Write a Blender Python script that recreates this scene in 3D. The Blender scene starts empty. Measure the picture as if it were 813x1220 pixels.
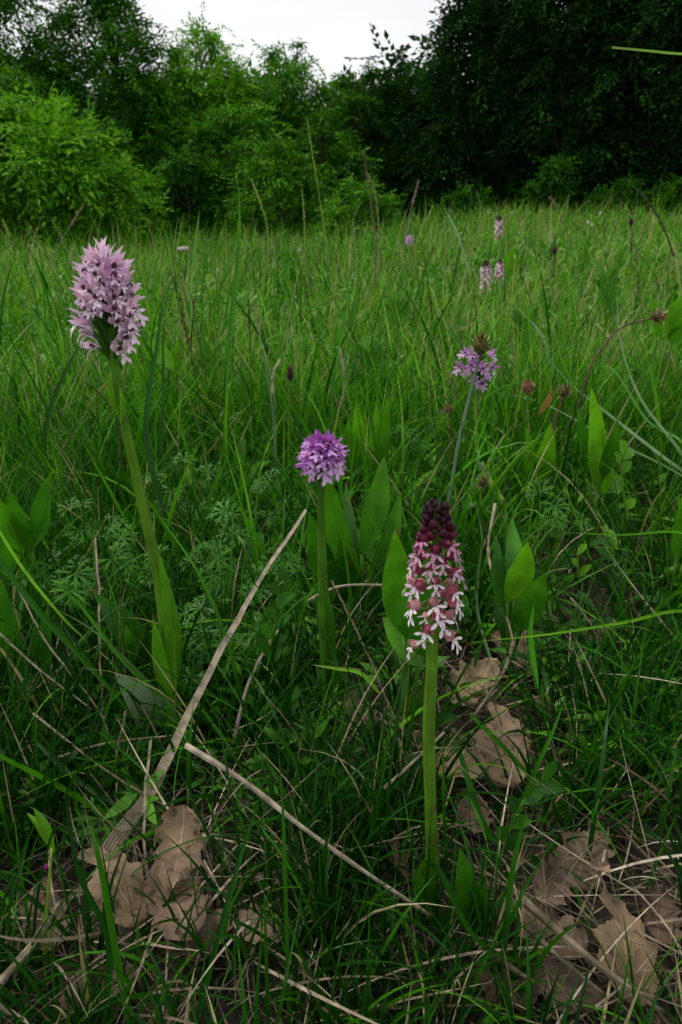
import bpy, math, random
import numpy as np
from mathutils import Vector, Matrix

random.seed(7)
RNG = np.random.default_rng(7)
SC = bpy.context.scene
COL = SC.collection

# ------------------------------------------------------------------ camera
CAM_H, PITCH, FPX = 0.40, math.radians(23.0), 813.0
cam_data = bpy.data.cameras.new("camera")
cam_data.sensor_fit = 'VERTICAL'
cam_data.sensor_height = 36.0
cam_data.lens = 24.0
cam_data.clip_start, cam_data.clip_end = 0.01, 1000.0
cam_data.dof.use_dof = True
cam_data.dof.focus_distance = 0.42
cam_data.dof.aperture_fstop = 20.0
cam = bpy.data.objects.new("camera", cam_data)
COL.objects.link(cam)
cam.location = (0, 0, CAM_H)
cam.rotation_euler = (math.radians(90) - PITCH, 0, 0)
SC.camera = cam

# ------------------------------------------------------------------ sky, sun, exposure
world = bpy.data.worlds.new("World")
SC.world = world
world.use_nodes = True
wt = world.node_tree
wt.nodes.clear()
SUN_EL, SUN_AZ = math.radians(58), math.radians(-62)
sky = wt.nodes.new('ShaderNodeTexSky')
sky.sky_type = 'NISHITA'
sky.sun_disc = False
sky.sun_elevation = SUN_EL
sky.sun_rotation = SUN_AZ
sky.dust_density = 4.0
cloud = wt.nodes.new('ShaderNodeMix')
cloud.data_type = 'RGBA'
cloud.inputs[0].default_value = 0.93
wt.links.new(sky.outputs[0], cloud.inputs[6])
tc = wt.nodes.new('ShaderNodeTexCoord')
mp = wt.nodes.new('ShaderNodeMapping')
mp.inputs['Scale'].default_value = (1.0, 1.0, 2.6)
nz = wt.nodes.new('ShaderNodeTexNoise')
nz.inputs['Scale'].default_value = 1.6
nz.inputs['Detail'].default_value = 4
rmp = wt.nodes.new('ShaderNodeValToRGB')
rmp.color_ramp.elements[0].position = 0.3
rmp.color_ramp.elements[0].color = (0.78, 0.80, 0.83, 1)
rmp.color_ramp.elements[1].position = 0.72
rmp.color_ramp.elements[1].color = (1.0, 1.0, 1.0, 1)
wt.links.new(tc.outputs['Generated'], mp.inputs[0])
wt.links.new(mp.outputs[0], nz.inputs[0])
wt.links.new(nz.outputs[0], rmp.inputs[0])
sc_ = wt.nodes.new('ShaderNodeVectorMath')
sc_.operation = 'SCALE'
sc_.inputs['Scale'].default_value = 8.5
wt.links.new(rmp.outputs[0], sc_.inputs[0])
wt.links.new(sc_.outputs[0], cloud.inputs[7])
bg = wt.nodes.new('ShaderNodeBackground')
bg.inputs[1].default_value = 0.09
wo = wt.nodes.new('ShaderNodeOutputWorld')
wt.links.new(cloud.outputs[2], bg.inputs[0])
wt.links.new(bg.outputs[0], wo.inputs[0])

sun_data = bpy.data.lights.new("sun", 'SUN')
sun_data.energy = 1.5
sun_data.angle = math.radians(12)
sun_data.color = (1.0, 0.96, 0.90)
sun = bpy.data.objects.new("sun", sun_data)
COL.objects.link(sun)
sd = Vector((math.sin(SUN_AZ) * math.cos(SUN_EL), math.cos(SUN_AZ) * math.cos(SUN_EL), math.sin(SUN_EL)))
sun.rotation_euler = sd.to_track_quat('Z', 'Y').to_euler()

SC.view_settings.view_transform = 'Standard'
SC.view_settings.look = 'None'
SC.view_settings.exposure = 0.45
SC.view_settings.gamma = 1.0
SC.cycles.max_bounces = 6
SC.cycles.diffuse_bounces = 2
SC.cycles.transmission_bounces = 3
SC.cycles.glossy_bounces = 2
SC.cycles.sample_clamp_indirect = 4

# ------------------------------------------------------------------ terrain and picture-to-place conversion
CP, SP = math.cos(PITCH), math.sin(PITCH)


def smooth(a, b, x):
    t = np.clip((np.asarray(x, float) - a) / (b - a), 0, 1)
    return t * t * (3 - 2 * t)


def ground_z(x, y):
    x = np.asarray(x, float)
    y = np.asarray(y, float)
    s = smooth(-0.12, 0.30, x / np.maximum(y, 0.4))
    rise = np.clip(y - 0.9, 0, 13)
    z = rise * (0.004 + 0.036 * s)
    z = z + 0.006 * np.sin(x * 21 + 1.3) * np.sin(y * 17 + .4) + 0.004 * np.sin(x * 47) * np.cos(y * 39)
    z = z + np.clip(y, 0, 8) * 0.006 * np.sin(x * 2.1 + y * 1.3)
    return z


def project(x, y, z):
    """photo pixel of a place, used only to decide how thick the sward grows there"""
    dz = z - CAM_H
    f = y * CP - dz * SP
    u = y * SP + dz * CP
    return 406.5 + FPX * x / f, 610 - FPX * u / f


def P(px, py, Y):
    a, v = (px - 406.5) / FPX, (610 - py) / FPX
    d = np.array([a, CP + v * SP, -SP + v * CP])
    s = Y / d[1]
    return np.array([0, 0, CAM_H]) + d * s, s


def gnd(px, py):
    a, v = (px - 406.5) / FPX, (610 - py) / FPX
    d = np.array([a, CP + v * SP, -SP + v * CP])
    s = 0.3
    for _ in range(60):
        p = d * s
        s += 0.6 * (CAM_H + p[2] - float(ground_z(p[0], p[1]))) / max(0.15, -d[2])
        s = max(0.05, min(s, 30))
    p = d * s
    return np.array([p[0], p[1], CAM_H + p[2]]), s


def nrm(v):
    v = np.asarray(v, float)
    return v / (np.linalg.norm(v) + 1e-12)


def spline(pts, n):
    pts = np.asarray(pts, float)
    if len(pts) == 2:
        t = np.linspace(0, 1, n)[:, None]
        return pts[0] * (1 - t) + pts[1] * t
    q = np.vstack([2 * pts[0] - pts[1], pts, 2 * pts[-1] - pts[-2]])
    m = len(pts) - 1
    out = []
    for t in np.linspace(0, m, n):
        i = min(int(t), m - 1)
        f = t - i
        a, b, c, d = q[i], q[i + 1], q[i + 2], q[i + 3]
        out.append(0.5 * ((2 * b) + (c - a) * f + (2 * a - 5 * b + 4 * c - d) * f * f + (3 * b - a - 3 * c + d) * f ** 3))
    return np.array(out)


# ------------------------------------------------------------------ materials
def new_mat(name):
    m = bpy.data.materials.new(name)
    m.use_nodes = True
    m.node_tree.nodes.clear()
    return m, m.node_tree.nodes, m.node_tree.links


def leaf_mat(name, ramp, rough=0.5, trans=0.35, spec=0.4, source='tint', veins=0, bump=0.0, nscale=30, nmix=0.25, objvar=0.0, transcol=1.5):
    m, N, L = new_mat(name)
    out = N.new('ShaderNodeOutputMaterial')
    if source == 'color':
        oi = N.new('ShaderNodeObjectInfo')
        col = oi.outputs['Color']
    else:
        at = N.new('ShaderNodeAttribute')
        at.attribute_name = 'tint'
        r = N.new('ShaderNodeValToRGB')
        while len(r.color_ramp.elements) < len(ramp):
            r.color_ramp.elements.new(0.5)
        for e, (p, c) in zip(r.color_ramp.elements, ramp):
            e.position = p
            e.color = (*c, 1)
        src = at.outputs['Fac']
        if objvar:
            oi = N.new('ShaderNodeObjectInfo')
            ma = N.new('ShaderNodeMath')
            ma.operation = 'MULTIPLY_ADD'
            ma.inputs[1].default_value = objvar
            L.new(oi.outputs['Random'], ma.inputs[0])
            L.new(src, ma.inputs[2])
            src = ma.outputs[0]
        L.new(src, r.inputs[0])
        col = r.outputs[0]
    g = N.new('ShaderNodeNewGeometry')
    no = N.new('ShaderNodeTexNoise')
    no.inputs['Scale'].default_value = nscale
    no.inputs['Detail'].default_value = 3
    L.new(g.outputs['Position'], no.inputs['Vector'])
    mr = N.new('ShaderNodeMapRange')
    mr.inputs[1].default_value, mr.inputs[2].default_value = 0.3, 0.7
    mr.inputs[3].default_value, mr.inputs[4].default_value = 1 - nmix, 1 + nmix
    L.new(no.outputs[0], mr.inputs[0])
    sc = N.new('ShaderNodeVectorMath')
    sc.operation = 'SCALE'
    L.new(col, sc.inputs[0])
    L.new(mr.outputs[0], sc.inputs['Scale'])
    col = sc.outputs[0]
    hgt = None
    if veins:
        au = N.new('ShaderNodeAttribute')
        au.attribute_name = 'across'
        w = N.new('ShaderNodeMath')
        w.operation = 'MULTIPLY'
        w.inputs[1].default_value = veins
        L.new(au.outputs['Fac'], w.inputs[0])
        s = N.new('ShaderNodeMath')
        s.operation = 'COSINE'
        L.new(w.outputs[0], s.inputs[0])
        mv = N.new('ShaderNodeMapRange')
        mv.inputs[1].default_value, mv.inputs[2].default_value = 0.3, 1
        mv.inputs[3].default_value, mv.inputs[4].default_value = 0.97, 1.12
        L.new(s.outputs[0], mv.inputs[0])
        s2 = N.new('ShaderNodeVectorMath')
        s2.operation = 'SCALE'
        L.new(col, s2.inputs[0])
        L.new(mv.outputs[0], s2.inputs['Scale'])
        col = s2.outputs[0]
        hgt = s.outputs[0]
    b = N.new('ShaderNodeBsdfPrincipled')
    b.inputs['Roughness'].default_value = rough
    b.inputs['Specular IOR Level'].default_value = spec
    L.new(col, b.inputs['Base Color'])
    if bump:
        bp = N.new('ShaderNodeBump')
        bp.inputs['Strength'].default_value = bump
        bp.inputs['Distance'].default_value = 0.001
        L.new(hgt if hgt else no.outputs[0], bp.inputs['Height'])
        L.new(bp.outputs[0], b.inputs['Normal'])
    if trans > 0:
        t = N.new('ShaderNodeBsdfTranslucent')
        s3 = N.new('ShaderNodeVectorMath')
        s3.operation = 'MULTIPLY'
        s3.inputs[1].default_value = (transcol * 1.05, transcol * 1.05, transcol * 0.6) if source == 'tint' else (1.1, 1.0, 1.05)
        L.new(col, s3.inputs[0])
        L.new(s3.outputs[0], t.inputs['Color'])
        mx = N.new('ShaderNodeMixShader')
        mx.inputs[0].default_value = trans
        L.new(b.outputs[0], mx.inputs[1])
        L.new(t.outputs[0], mx.inputs[2])
        L.new(mx.outputs[0], out.inputs[0])
    else:
        L.new(b.outputs[0], out.inputs[0])
    return m


M_GRASS = leaf_mat('grass_blade_green', [(0, (0.002, 0.014, 0.002)), (0.35, (0.012, 0.078, 0.003)), (0.62, (0.056, 0.245, 0.004)),
                                         (0.82, (0.160, 0.420, 0.014)), (0.90, (0.30, 0.26, 0.12)), (1.0, (0.42, 0.36, 0.22))],
                   rough=0.38, trans=0.22, spec=0.16, nscale=14)
M_BLUE = leaf_mat('grass_blade_glaucous', [(0, (0.028, 0.095, 0.025)), (1, (0.085, 0.190, 0.050))], rough=0.45, spec=.3, trans=0.25, veins=14)
M_STRAW = leaf_mat('dry_straw', [(0, (0.050, 0.034, 0.020)), (0.4, (0.15, 0.115, 0.072)), (0.75, (0.35, 0.285, 0.195)), (1, (0.52, 0.44, 0.33))],
                   rough=0.65, trans=0.12, spec=0.25, nscale=120, nmix=0.42, transcol=1.0, veins=16, bump=0.5)
M_BROAD = leaf_mat('broad_leaf_green', [(0, (0.008, 0.055, 0.005)), (0.5, (0.034, 0.160, 0.006)), (1, (0.115, 0.330, 0.010))],
                   rough=0.36, trans=0.30, spec=0.30, veins=26, bump=0.22, nscale=45, nmix=0.28)


def blemish(m, scale=38, lo=.64, hi=.70, col=(.16, .10, .03)):
    N, L = m.node_tree.nodes, m.node_tree.links
    b = [n for n in N if n.type == 'BSDF_PRINCIPLED'][0]
    src = b.inputs['Base Color'].links[0].from_socket
    g = N.new('ShaderNodeNewGeometry')
    n = N.new('ShaderNodeTexNoise')
    n.inputs['Scale'].default_value = scale
    n.inputs['Detail'].default_value = 5
    L.new(g.outputs['Position'], n.inputs['Vector'])
    r = N.new('ShaderNodeMapRange')
    r.inputs[1].default_value, r.inputs[2].default_value = lo, hi
    r.inputs[3].default_value, r.inputs[4].default_value = 0, .8
    L.new(n.outputs[0], r.inputs[0])
    al = N.new('ShaderNodeAttribute')
    al.attribute_name = 'along'
    r2 = N.new('ShaderNodeMapRange')
    r2.inputs[1].default_value, r2.inputs[2].default_value = .955, .99
    r2.inputs[3].default_value, r2.inputs[4].default_value = 0, .9
    L.new(al.outputs['Fac'], r2.inputs[0])
    mxm = N.new('ShaderNodeMath')
    mxm.operation = 'MAXIMUM'
    L.new(r.outputs[0], mxm.inputs[0])
    L.new(r2.outputs[0], mxm.inputs[1])
    mx = N.new('ShaderNodeMix')
    mx.data_type = 'RGBA'
    L.new(mxm.outputs[0], mx.inputs[0])
    L.new(src, mx.inputs[6])
    mx.inputs[7].default_value = (*col, 1)
    L.new(mx.outputs[2], b.inputs['Base Color'])


blemish(M_BROAD)
M_SILVER = leaf_mat('silvery_leaf_underside', [(0, (0.10, 0.17, 0.10)), (1, (0.17, 0.25, 0.17))], rough=0.5, trans=0.25, veins=22, bump=0.3)
M_HERB = leaf_mat('herb_leaf', [(0, (0.012, 0.058, 0.008)), (0.5, (0.042, 0.170, 0.012)), (1, (0.140, 0.350, 0.024))],
                  rough=0.42, spec=.18, trans=0.22, nscale=40, nmix=0.25)
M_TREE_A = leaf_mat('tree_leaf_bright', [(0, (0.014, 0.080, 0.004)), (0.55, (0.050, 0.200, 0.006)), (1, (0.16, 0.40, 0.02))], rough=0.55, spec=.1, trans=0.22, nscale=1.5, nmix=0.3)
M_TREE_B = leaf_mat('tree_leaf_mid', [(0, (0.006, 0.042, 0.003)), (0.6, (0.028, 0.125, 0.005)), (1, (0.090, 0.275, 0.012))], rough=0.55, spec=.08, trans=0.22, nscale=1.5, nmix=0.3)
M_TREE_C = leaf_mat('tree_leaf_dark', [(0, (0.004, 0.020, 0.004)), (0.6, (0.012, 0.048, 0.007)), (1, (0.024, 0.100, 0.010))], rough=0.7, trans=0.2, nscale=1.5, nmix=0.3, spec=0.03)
M_STEM = leaf_mat('stem_green', [(0, (0.020, 0.075, 0.006)), (0.5, (0.070, 0.200, 0.010)), (1, (0.19, 0.32, 0.025))], rough=0.36, trans=0.08, spec=0.35, nscale=55, nmix=0.3, veins=19, bump=0.25)
blemish(M_STEM, 60, .60, .70, (.14, .09, .03))
M_BROWNSTEM = leaf_mat('stem_reddish', [(0, (0.05, 0.030, 0.015)), (0.5, (0.16, 0.075, 0.035)), (1, (0.30, 0.18, 0.09))], rough=0.5, trans=0.0, nscale=70)
M_PETAL = leaf_mat('petal', None, rough=0.55, trans=0.35, spec=0.25, source='color', nscale=260, nmix=0.22)
M_HOOD = leaf_mat('flower_hood', None, rough=0.5, trans=0.12, spec=0.3, source='color', nscale=330, nmix=0.3)


def lip_mat(name, spot):
    m = leaf_mat(name, None, rough=0.55, trans=0.3, spec=0.25, source='color', nscale=260, nmix=0.12)
    N, L = m.node_tree.nodes, m.node_tree.links
    b = [n for n in N if n.type == 'BSDF_PRINCIPLED'][0]
    src = b.inputs['Base Color'].links[0].from_socket
    t = N.new('ShaderNodeTexCoord')
    v = N.new('ShaderNodeTexVoronoi')
    v.inputs['Scale'].default_value = 7.0
    L.new(t.outputs['Object'], v.inputs['Vector'])
    r = N.new('ShaderNodeMapRange')
    r.inputs[1].default_value, r.inputs[2].default_value = 0.22, 0.30
    r.inputs[3].default_value, r.inputs[4].default_value = 1, 0
    L.new(v.outputs['Distance'], r.inputs[0])
    mx = N.new('ShaderNodeMix')
    mx.data_type = 'RGBA'
    L.new(r.outputs[0], mx.inputs[0])
    L.new(src, mx.inputs[6])
    mx.inputs[7].default_value = (*spot, 1)
    L.new(mx.outputs[2], b.inputs['Base Color'])
    return m


M_THROAT = leaf_mat('dark_throat', [(0, (.03, .008, .015)), (1, (.09, .03, .035))], trans=0, rough=.6)
M_LIP = lip_mat('spotted_lip', (0.30, 0.03, 0.13))
M_LIP2 = lip_mat('lilac_lip', (0.36, 0.12, 0.34))


def bark_mat():
    m, N, L = new_mat('bark')
    out = N.new('ShaderNodeOutputMaterial')
    g = N.new('ShaderNodeNewGeometry')
    n = N.new('ShaderNodeTexNoise')
    n.inputs['Scale'].default_value = 14
    n.inputs['Detail'].default_value = 6
    mpp = N.new('ShaderNodeMapping')
    mpp.inputs['Scale'].default_value = (1, 1, 0.25)
    L.new(g.outputs['Position'], mpp.inputs[0])
    L.new(mpp.outputs[0], n.inputs[0])
    r = N.new('ShaderNodeValToRGB')
    r.color_ramp.elements[0].color = (0.020, 0.016, 0.012, 1)
    r.color_ramp.elements[1].color = (0.11, 0.095, 0.075, 1)
    r.color_ramp.elements[0].position = .3
    r.color_ramp.elements[1].position = .75
    L.new(n.outputs[0], r.inputs[0])
    b = N.new('ShaderNodeBsdfPrincipled')
    b.inputs['Roughness'].default_value = 0.9
    bp = N.new('ShaderNodeBump')
    bp.inputs['Strength'].default_value = .6
    bp.inputs['Distance'].default_value = .02
    L.new(n.outputs[0], bp.inputs['Height'])
    L.new(bp.outputs[0], b.inputs['Normal'])
    L.new(r.outputs[0], b.inputs['Base Color'])
    L.new(b.outputs[0], out.inputs[0])
    return m


def ground_mat():
    m, N, L = new_mat('soil_and_litter')
    out = N.new('ShaderNodeOutputMaterial')
    g = N.new('ShaderNodeNewGeometry')
    n1 = N.new('ShaderNodeTexNoise')
    n1.inputs['Scale'].default_value = 9
    n1.inputs['Detail'].default_value = 8
    n2 = N.new('ShaderNodeTexNoise')
    n2.inputs['Scale'].default_value = 160
    n2.inputs['Detail'].default_value = 6
    for n in (n1, n2):
        L.new(g.outputs['Position'], n.inputs['Vector'])
    r = N.new('ShaderNodeValToRGB')
    r.color_ramp.elements[0].position = .35
    r.color_ramp.elements[0].color = (0.012, 0.009, 0.006, 1)
    r.color_ramp.elements[1].position = .75
    r.color_ramp.elements[1].color = (0.085, 0.055, 0.034, 1)
    L.new(n2.outputs[0], r.inputs[0])
    r2 = N.new('ShaderNodeValToRGB')
    r2.color_ramp.elements[0].position = .4
    r2.color_ramp.elements[0].color = (0.25, 0.28, 0.2, 1)
    r2.color_ramp.elements[1].position = .65
    r2.color_ramp.elements[1].color = (1, 1, 1, 1)
    L.new(n1.outputs[0], r2.inputs[0])
    mx = N.new('ShaderNodeVectorMath')
    mx.operation = 'MULTIPLY'
    L.new(r.outputs[0], mx.inputs[0])
    L.new(r2.outputs[0], mx.inputs[1])
    b = N.new('ShaderNodeBsdfPrincipled')
    b.inputs['Roughness'].default_value = 0.95
    bp = N.new('ShaderNodeBump')
    bp.inputs['Strength'].default_value = .8
    bp.inputs['Distance'].default_value = .006
    L.new(n2.outputs[0], bp.inputs['Height'])
    L.new(bp.outputs[0], b.inputs['Normal'])
    L.new(mx.outputs[0], b.inputs['Base Color'])
    L.new(b.outputs[0], out.inputs[0])
    return m


def oakleaf_mat():
    m, N, L = new_mat('dry_oak_leaf')
    out = N.new('ShaderNodeOutputMaterial')
    oi = N.new('ShaderNodeObjectInfo')
    g = N.new('ShaderNodeNewGeometry')
    n = N.new('ShaderNodeTexNoise')
    n.inputs['Scale'].default_value = 55
    n.inputs['Detail'].default_value = 6
    L.new(g.outputs['Position'], n.inputs['Vector'])
    mr = N.new('ShaderNodeMapRange')
    mr.inputs[1].default_value, mr.inputs[2].default_value = .3, .7
    mr.inputs[3].default_value, mr.inputs[4].default_value = .45, 1.25
    L.new(n.outputs[0], mr.inputs[0])
    # midrib and side veins from the leaf's own coordinates
    au = N.new('ShaderNodeAttribute'); au.attribute_name = 'across'
    av = N.new('ShaderNodeAttribute'); av.attribute_name = 'along'
    ab = N.new('ShaderNodeMath'); ab.operation = 'ABSOLUTE'
    L.new(au.outputs['Fac'], ab.inputs[0])
    mid = N.new('ShaderNodeMapRange')
    mid.inputs[1].default_value, mid.inputs[2].default_value = .02, .07
    mid.inputs[3].default_value, mid.inputs[4].default_value = 1, 0
    L.new(ab.outputs[0], mid.inputs[0])
    k = N.new('ShaderNodeMath'); k.operation = 'MULTIPLY_ADD'
    k.inputs[1].default_value = -0.35
    L.new(ab.outputs[0], k.inputs[0])
    L.new(av.outputs['Fac'], k.inputs[2])
    k2 = N.new('ShaderNodeMath'); k2.operation = 'MULTIPLY'
    k2.inputs[1].default_value = 48
    L.new(k.outputs[0], k2.inputs[0])
    s = N.new('ShaderNodeMath'); s.operation = 'SINE'
    L.new(k2.outputs[0], s.inputs[0])
    sv = N.new('ShaderNodeMapRange')
    sv.inputs[1].default_value, sv.inputs[2].default_value = .9, 1
    sv.inputs[3].default_value, sv.inputs[4].default_value = 0, .6
    L.new(s.outputs[0], sv.inputs[0])
    mxv = N.new('ShaderNodeMath'); mxv.operation = 'MAXIMUM'
    L.new(mid.outputs[0], mxv.inputs[0])
    L.new(sv.outputs[0], mxv.inputs[1])
    vs = N.new('ShaderNodeMapRange')
    vs.inputs[3].default_value, vs.inputs[4].default_value = 1.0, 1.55
    L.new(mxv.outputs[0], vs.inputs[0])
    mm = N.new('ShaderNodeMath'); mm.operation = 'MULTIPLY'
    L.new(mr.outputs[0], mm.inputs[0]); L.new(vs.outputs[0], mm.inputs[1])
    n3 = N.new('ShaderNodeTexNoise')
    n3.inputs['Scale'].default_value = 140
    n3.inputs['Detail'].default_value = 3
    L.new(g.outputs['Position'], n3.inputs['Vector'])
    sp = N.new('ShaderNodeMapRange')
    sp.inputs[1].default_value, sp.inputs[2].default_value = .56, .66
    sp.inputs[3].default_value, sp.inputs[4].default_value = 1, .38
    L.new(n3.outputs[0], sp.inputs[0])
    m3 = N.new('ShaderNodeMath'); m3.operation = 'MULTIPLY'
    L.new(mm.outputs[0], m3.inputs[0]); L.new(sp.outputs[0], m3.inputs[1])
    scn = N.new('ShaderNodeVectorMath'); scn.operation = 'SCALE'
    L.new(oi.outputs['Color'], scn.inputs[0])
    L.new(m3.outputs[0], scn.inputs['Scale'])
    b = N.new('ShaderNodeBsdfPrincipled')
    b.inputs['Roughness'].default_value = 0.6
    b.inputs['Specular IOR Level'].default_value = 0.35
    bp = N.new('ShaderNodeBump')
    bp.inputs['Strength'].default_value = .5
    bp.inputs['Distance'].default_value = .0012
    L.new(mxv.outputs[0], bp.inputs['Height'])
    L.new(bp.outputs[0], b.inputs['Normal'])
    L.new(scn.outputs[0], b.inputs['Base Color'])
    t = N.new('ShaderNodeBsdfTranslucent')
    L.new(scn.outputs[0], t.inputs['Color'])
    mx = N.new('ShaderNodeMixShader'); mx.inputs[0].default_value = .12
    L.new(b.outputs[0], mx.inputs[1]); L.new(t.outputs[0], mx.inputs[2])
    L.new(mx.outputs[0], out.inputs[0])
    return m


M_BARK, M_GROUND, M_OAK = bark_mat(), ground_mat(), oakleaf_mat()


# ------------------------------------------------------------------ mesh helpers
class MB:
    def __init__(s):
        s.V, s.F, s.T, s.A, s.G, s.M = [], [], [], [], [], []
        s.n = 0

    def add(s, V, F, tint=0.5, across=0.0, along=0.0, mat=0):
        V = np.asarray(V, float).reshape(-1, 3)
        k = len(V)
        s.V.append(V)
        s.T.append(np.broadcast_to(np.asarray(tint, float), (k,)))
        s.A.append(np.broadcast_to(np.asarray(across, float), (k,)))
        s.G.append(np.broadcast_to(np.asarray(along, float), (k,)))
        s.F += [tuple(i + s.n for i in f) for f in F]
        s.M += [mat] * len(F)
        s.n += k

    def mesh(s, name, mats, smooth_=True, origin=(0, 0, 0)):
        V = np.concatenate(s.V) - np.asarray(origin)
        me = bpy.data.meshes.new(name)
        me.from_pydata(V.tolist(), [], s.F)
        for nm, a in (('tint', s.T), ('across', s.A), ('along', s.G)):
            at = me.attributes.new(nm, 'FLOAT', 'POINT')
            at.data.foreach_set('value', np.concatenate(a).astype(np.float32))
        for m in (mats if isinstance(mats, (list, tuple)) else [mats]):
            me.materials.append(m)
        me.polygons.foreach_set('material_index', s.M)
        if smooth_:
            me.polygons.foreach_set('use_smooth', [True] * len(s.F))
        me.update()
        return me


def link(name, data, parent=None, loc=None, color=None):
    o = bpy.data.objects.new(name, data)
    COL.objects.link(o)
    if parent is not None:
        o.parent = parent
    if loc is not None:
        o.location = loc
    if color is not None:
        o.color = (*color, 1)
    return o


def tag(o, label, cat, group=None, kind=None):
    if label:
        o['label'] = label
    if cat:
        o['category'] = cat
    if group:
        o['group'] = group
    if kind:
        o['kind'] = kind
    return o


def thing(name, loc, label, cat, group=None):
    return tag(link(name, None, loc=tuple(loc)), label, cat, group)


def big_mesh(name, V, Q, tint, mats, tris=False, matidx=None, smooth_=True):
    """fast mesh from arrays: V (n,3), Q (m,4) or (m,3)"""
    me = bpy.data.meshes.new(name)
    k = 3 if tris else 4
    me.vertices.add(len(V))
    me.vertices.foreach_set('co', np.ascontiguousarray(V, np.float32).ravel())
    me.loops.add(len(Q) * k)
    me.loops.foreach_set('vertex_index', np.ascontiguousarray(Q, np.int32).ravel())
    me.polygons.add(len(Q))
    me.polygons.foreach_set('loop_start', np.arange(0, len(Q) * k, k, dtype=np.int32))
    at = me.attributes.new('tint', 'FLOAT', 'POINT')
    at.data.foreach_set('value', np.ascontiguousarray(tint, np.float32))
    for m in mats:
        me.materials.append(m)
    if matidx is not None:
        me.polygons.foreach_set('material_index', np.ascontiguousarray(matidx, np.int32))
    me.update(calc_edges=True)
    if smooth_:
        me.polygons.foreach_set('use_smooth', np.ones(len(Q), dtype=bool))
    return me


def frames(C, ref):
    T = np.gradient(C, axis=0)
    T /= np.linalg.norm(T, axis=1)[:, None] + 1e-12
    ref = nrm(ref)
    S = np.cross(T, ref)
    l = np.linalg.norm(S, axis=1)[:, None]
    S = np.where(l < 1e-4, np.array([1.0, 0, 0]), S / (l + 1e-9))
    Nn = np.cross(S, T)
    return T, S, Nn


def tube(mb, C, R, seg=8, tint=0.5, mat=0, ref=(0.13, 1, 0.09)):
    C = np.asarray(C, float)
    n = len(C)
    R = np.broadcast_to(np.asarray(R, float), (n,))
    T, S, Nn = frames(C, ref)
    a = np.arange(seg) / seg * 2 * math.pi
    V = C[:, None] + R[:, None, None] * (np.cos(a)[None, :, None] * S[:, None] + np.sin(a)[None, :, None] * Nn[:, None])
    F = [(i * seg + j, i * seg + (j + 1) % seg, (i + 1) * seg + (j + 1) % seg, (i + 1) * seg + j) for i in range(n - 1) for j in range(seg)]
    F.append(tuple(range(seg))[::-1])
    F.append(tuple((n - 1) * seg + j for j in range(seg)))
    tt = np.repeat(np.broadcast_to(np.asarray(tint, float), (n,)), seg)
    mb.add(V, F, tt, across=np.tile(np.linspace(-1, 1, seg), n), mat=mat)


def sheet(mb, C, W, normal, cols=5, fold=0.25, tint=0.5, mat=0, wave=0.0, curl=0.0, seed=0):
    """a leaf: centre line C, half widths W, folded along the midrib"""
    C = np.asarray(C, float)
    n = len(C)
    T, S, Nn = frames(C, normal)
    if np.dot(Nn[n // 2], nrm(normal)) < 0:
        Nn = -Nn
    u = np.linspace(-1, 1, cols)
    t = np.linspace(0, 1, n)
    H = fold * np.abs(u)[None, :] - curl * (u[None, :] ** 2) + wave * np.sin(t[:, None] * 11 + seed + 2 * np.sign(u)[None, :]) * np.abs(u)[None, :]
    V = C[:, None] + W[:, None, None] * (u[None, :, None] * S[:, None] + H[:, :, None] * Nn[:, None])
    F = [(i * cols + j, i * cols + j + 1, (i + 1) * cols + j + 1, (i + 1) * cols + j) for i in range(n - 1) for j in range(cols - 1)]
    tt = np.repeat(np.broadcast_to(np.asarray(tint, float), (n,)), cols)
    mb.add(V, F, tt, np.tile(u, n), np.repeat(t, cols), mat)


def ball(mb, c, r, axis=(0, 0, 1), stretch=1.0, seg=8, rings=6, tint=0.5, mat=0, sharp=0.0):
    A = nrm(axis)
    X = nrm(np.cross(A, (0.31, 0.9, 0.17)))
    Y = np.cross(A, X)
    V, F = [], []
    for i in range(rings + 1):
        ph = math.pi * i / rings
        rr = r * math.sin(ph) * (1 - sharp * (1 - math.cos(ph)) * 0.0)
        zz = -math.cos(ph)
        if sharp and zz > 0:
            rr *= (1 - sharp * zz)
        for j in range(seg):
            a = 2 * math.pi * j / seg
            V.append(np.asarray(c) + A * (zz * r * stretch) + X * (rr * math.cos(a)) + Y * (rr * math.sin(a)))
    for i in range(rings):
        for j in range(seg):
            F.append((i * seg + j, i * seg + (j + 1) % seg, (i + 1) * seg + (j + 1) % seg, (i + 1) * seg + j))
    mb.add(V, F, tint, mat=mat)


def pixpath(pts, n=24):
    """[(px, py, Y)] -> smooth 3-D line and its scale metres per photo pixel"""
    pp = [P(*p) for p in pts]
    C = spline([p[0] for p in pp], n)
    s = np.interp(np.linspace(0, 1, n), np.linspace(0, 1, len(pp)), [p[1] for p in pp]) / FPX
    return C, s


# ------------------------------------------------------------------ ground
def build_ground():
    xs = np.concatenate([-np.geomspace(160, 4.2, 14), np.linspace(-4, 4, 161), np.geomspace(4.2, 160, 14)])
    ys = np.concatenate([-np.geomspace(160, 1.6, 14), np.linspace(-1.5, 5, 140), np.geomspace(5.05, 200, 50)])
    X, Y = np.meshgrid(xs, ys)
    Z = ground_z(X, np.maximum(Y, -1.5))
    V = np.stack([X, Y, Z], -1).reshape(-1, 3)
    nx, ny = len(xs), len(ys)
    i = np.arange(nx - 1)[None, :] + np.arange(ny - 1)[:, None] * nx
    Q = np.stack([i, i + 1, i + 1 + nx, i + nx], -1).reshape(-1, 4)
    me = big_mesh('ground', V, Q, np.zeros(len(V)), [M_GROUND])
    o = link('ground', me)
    o['kind'] = 'structure'


build_ground()


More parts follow.
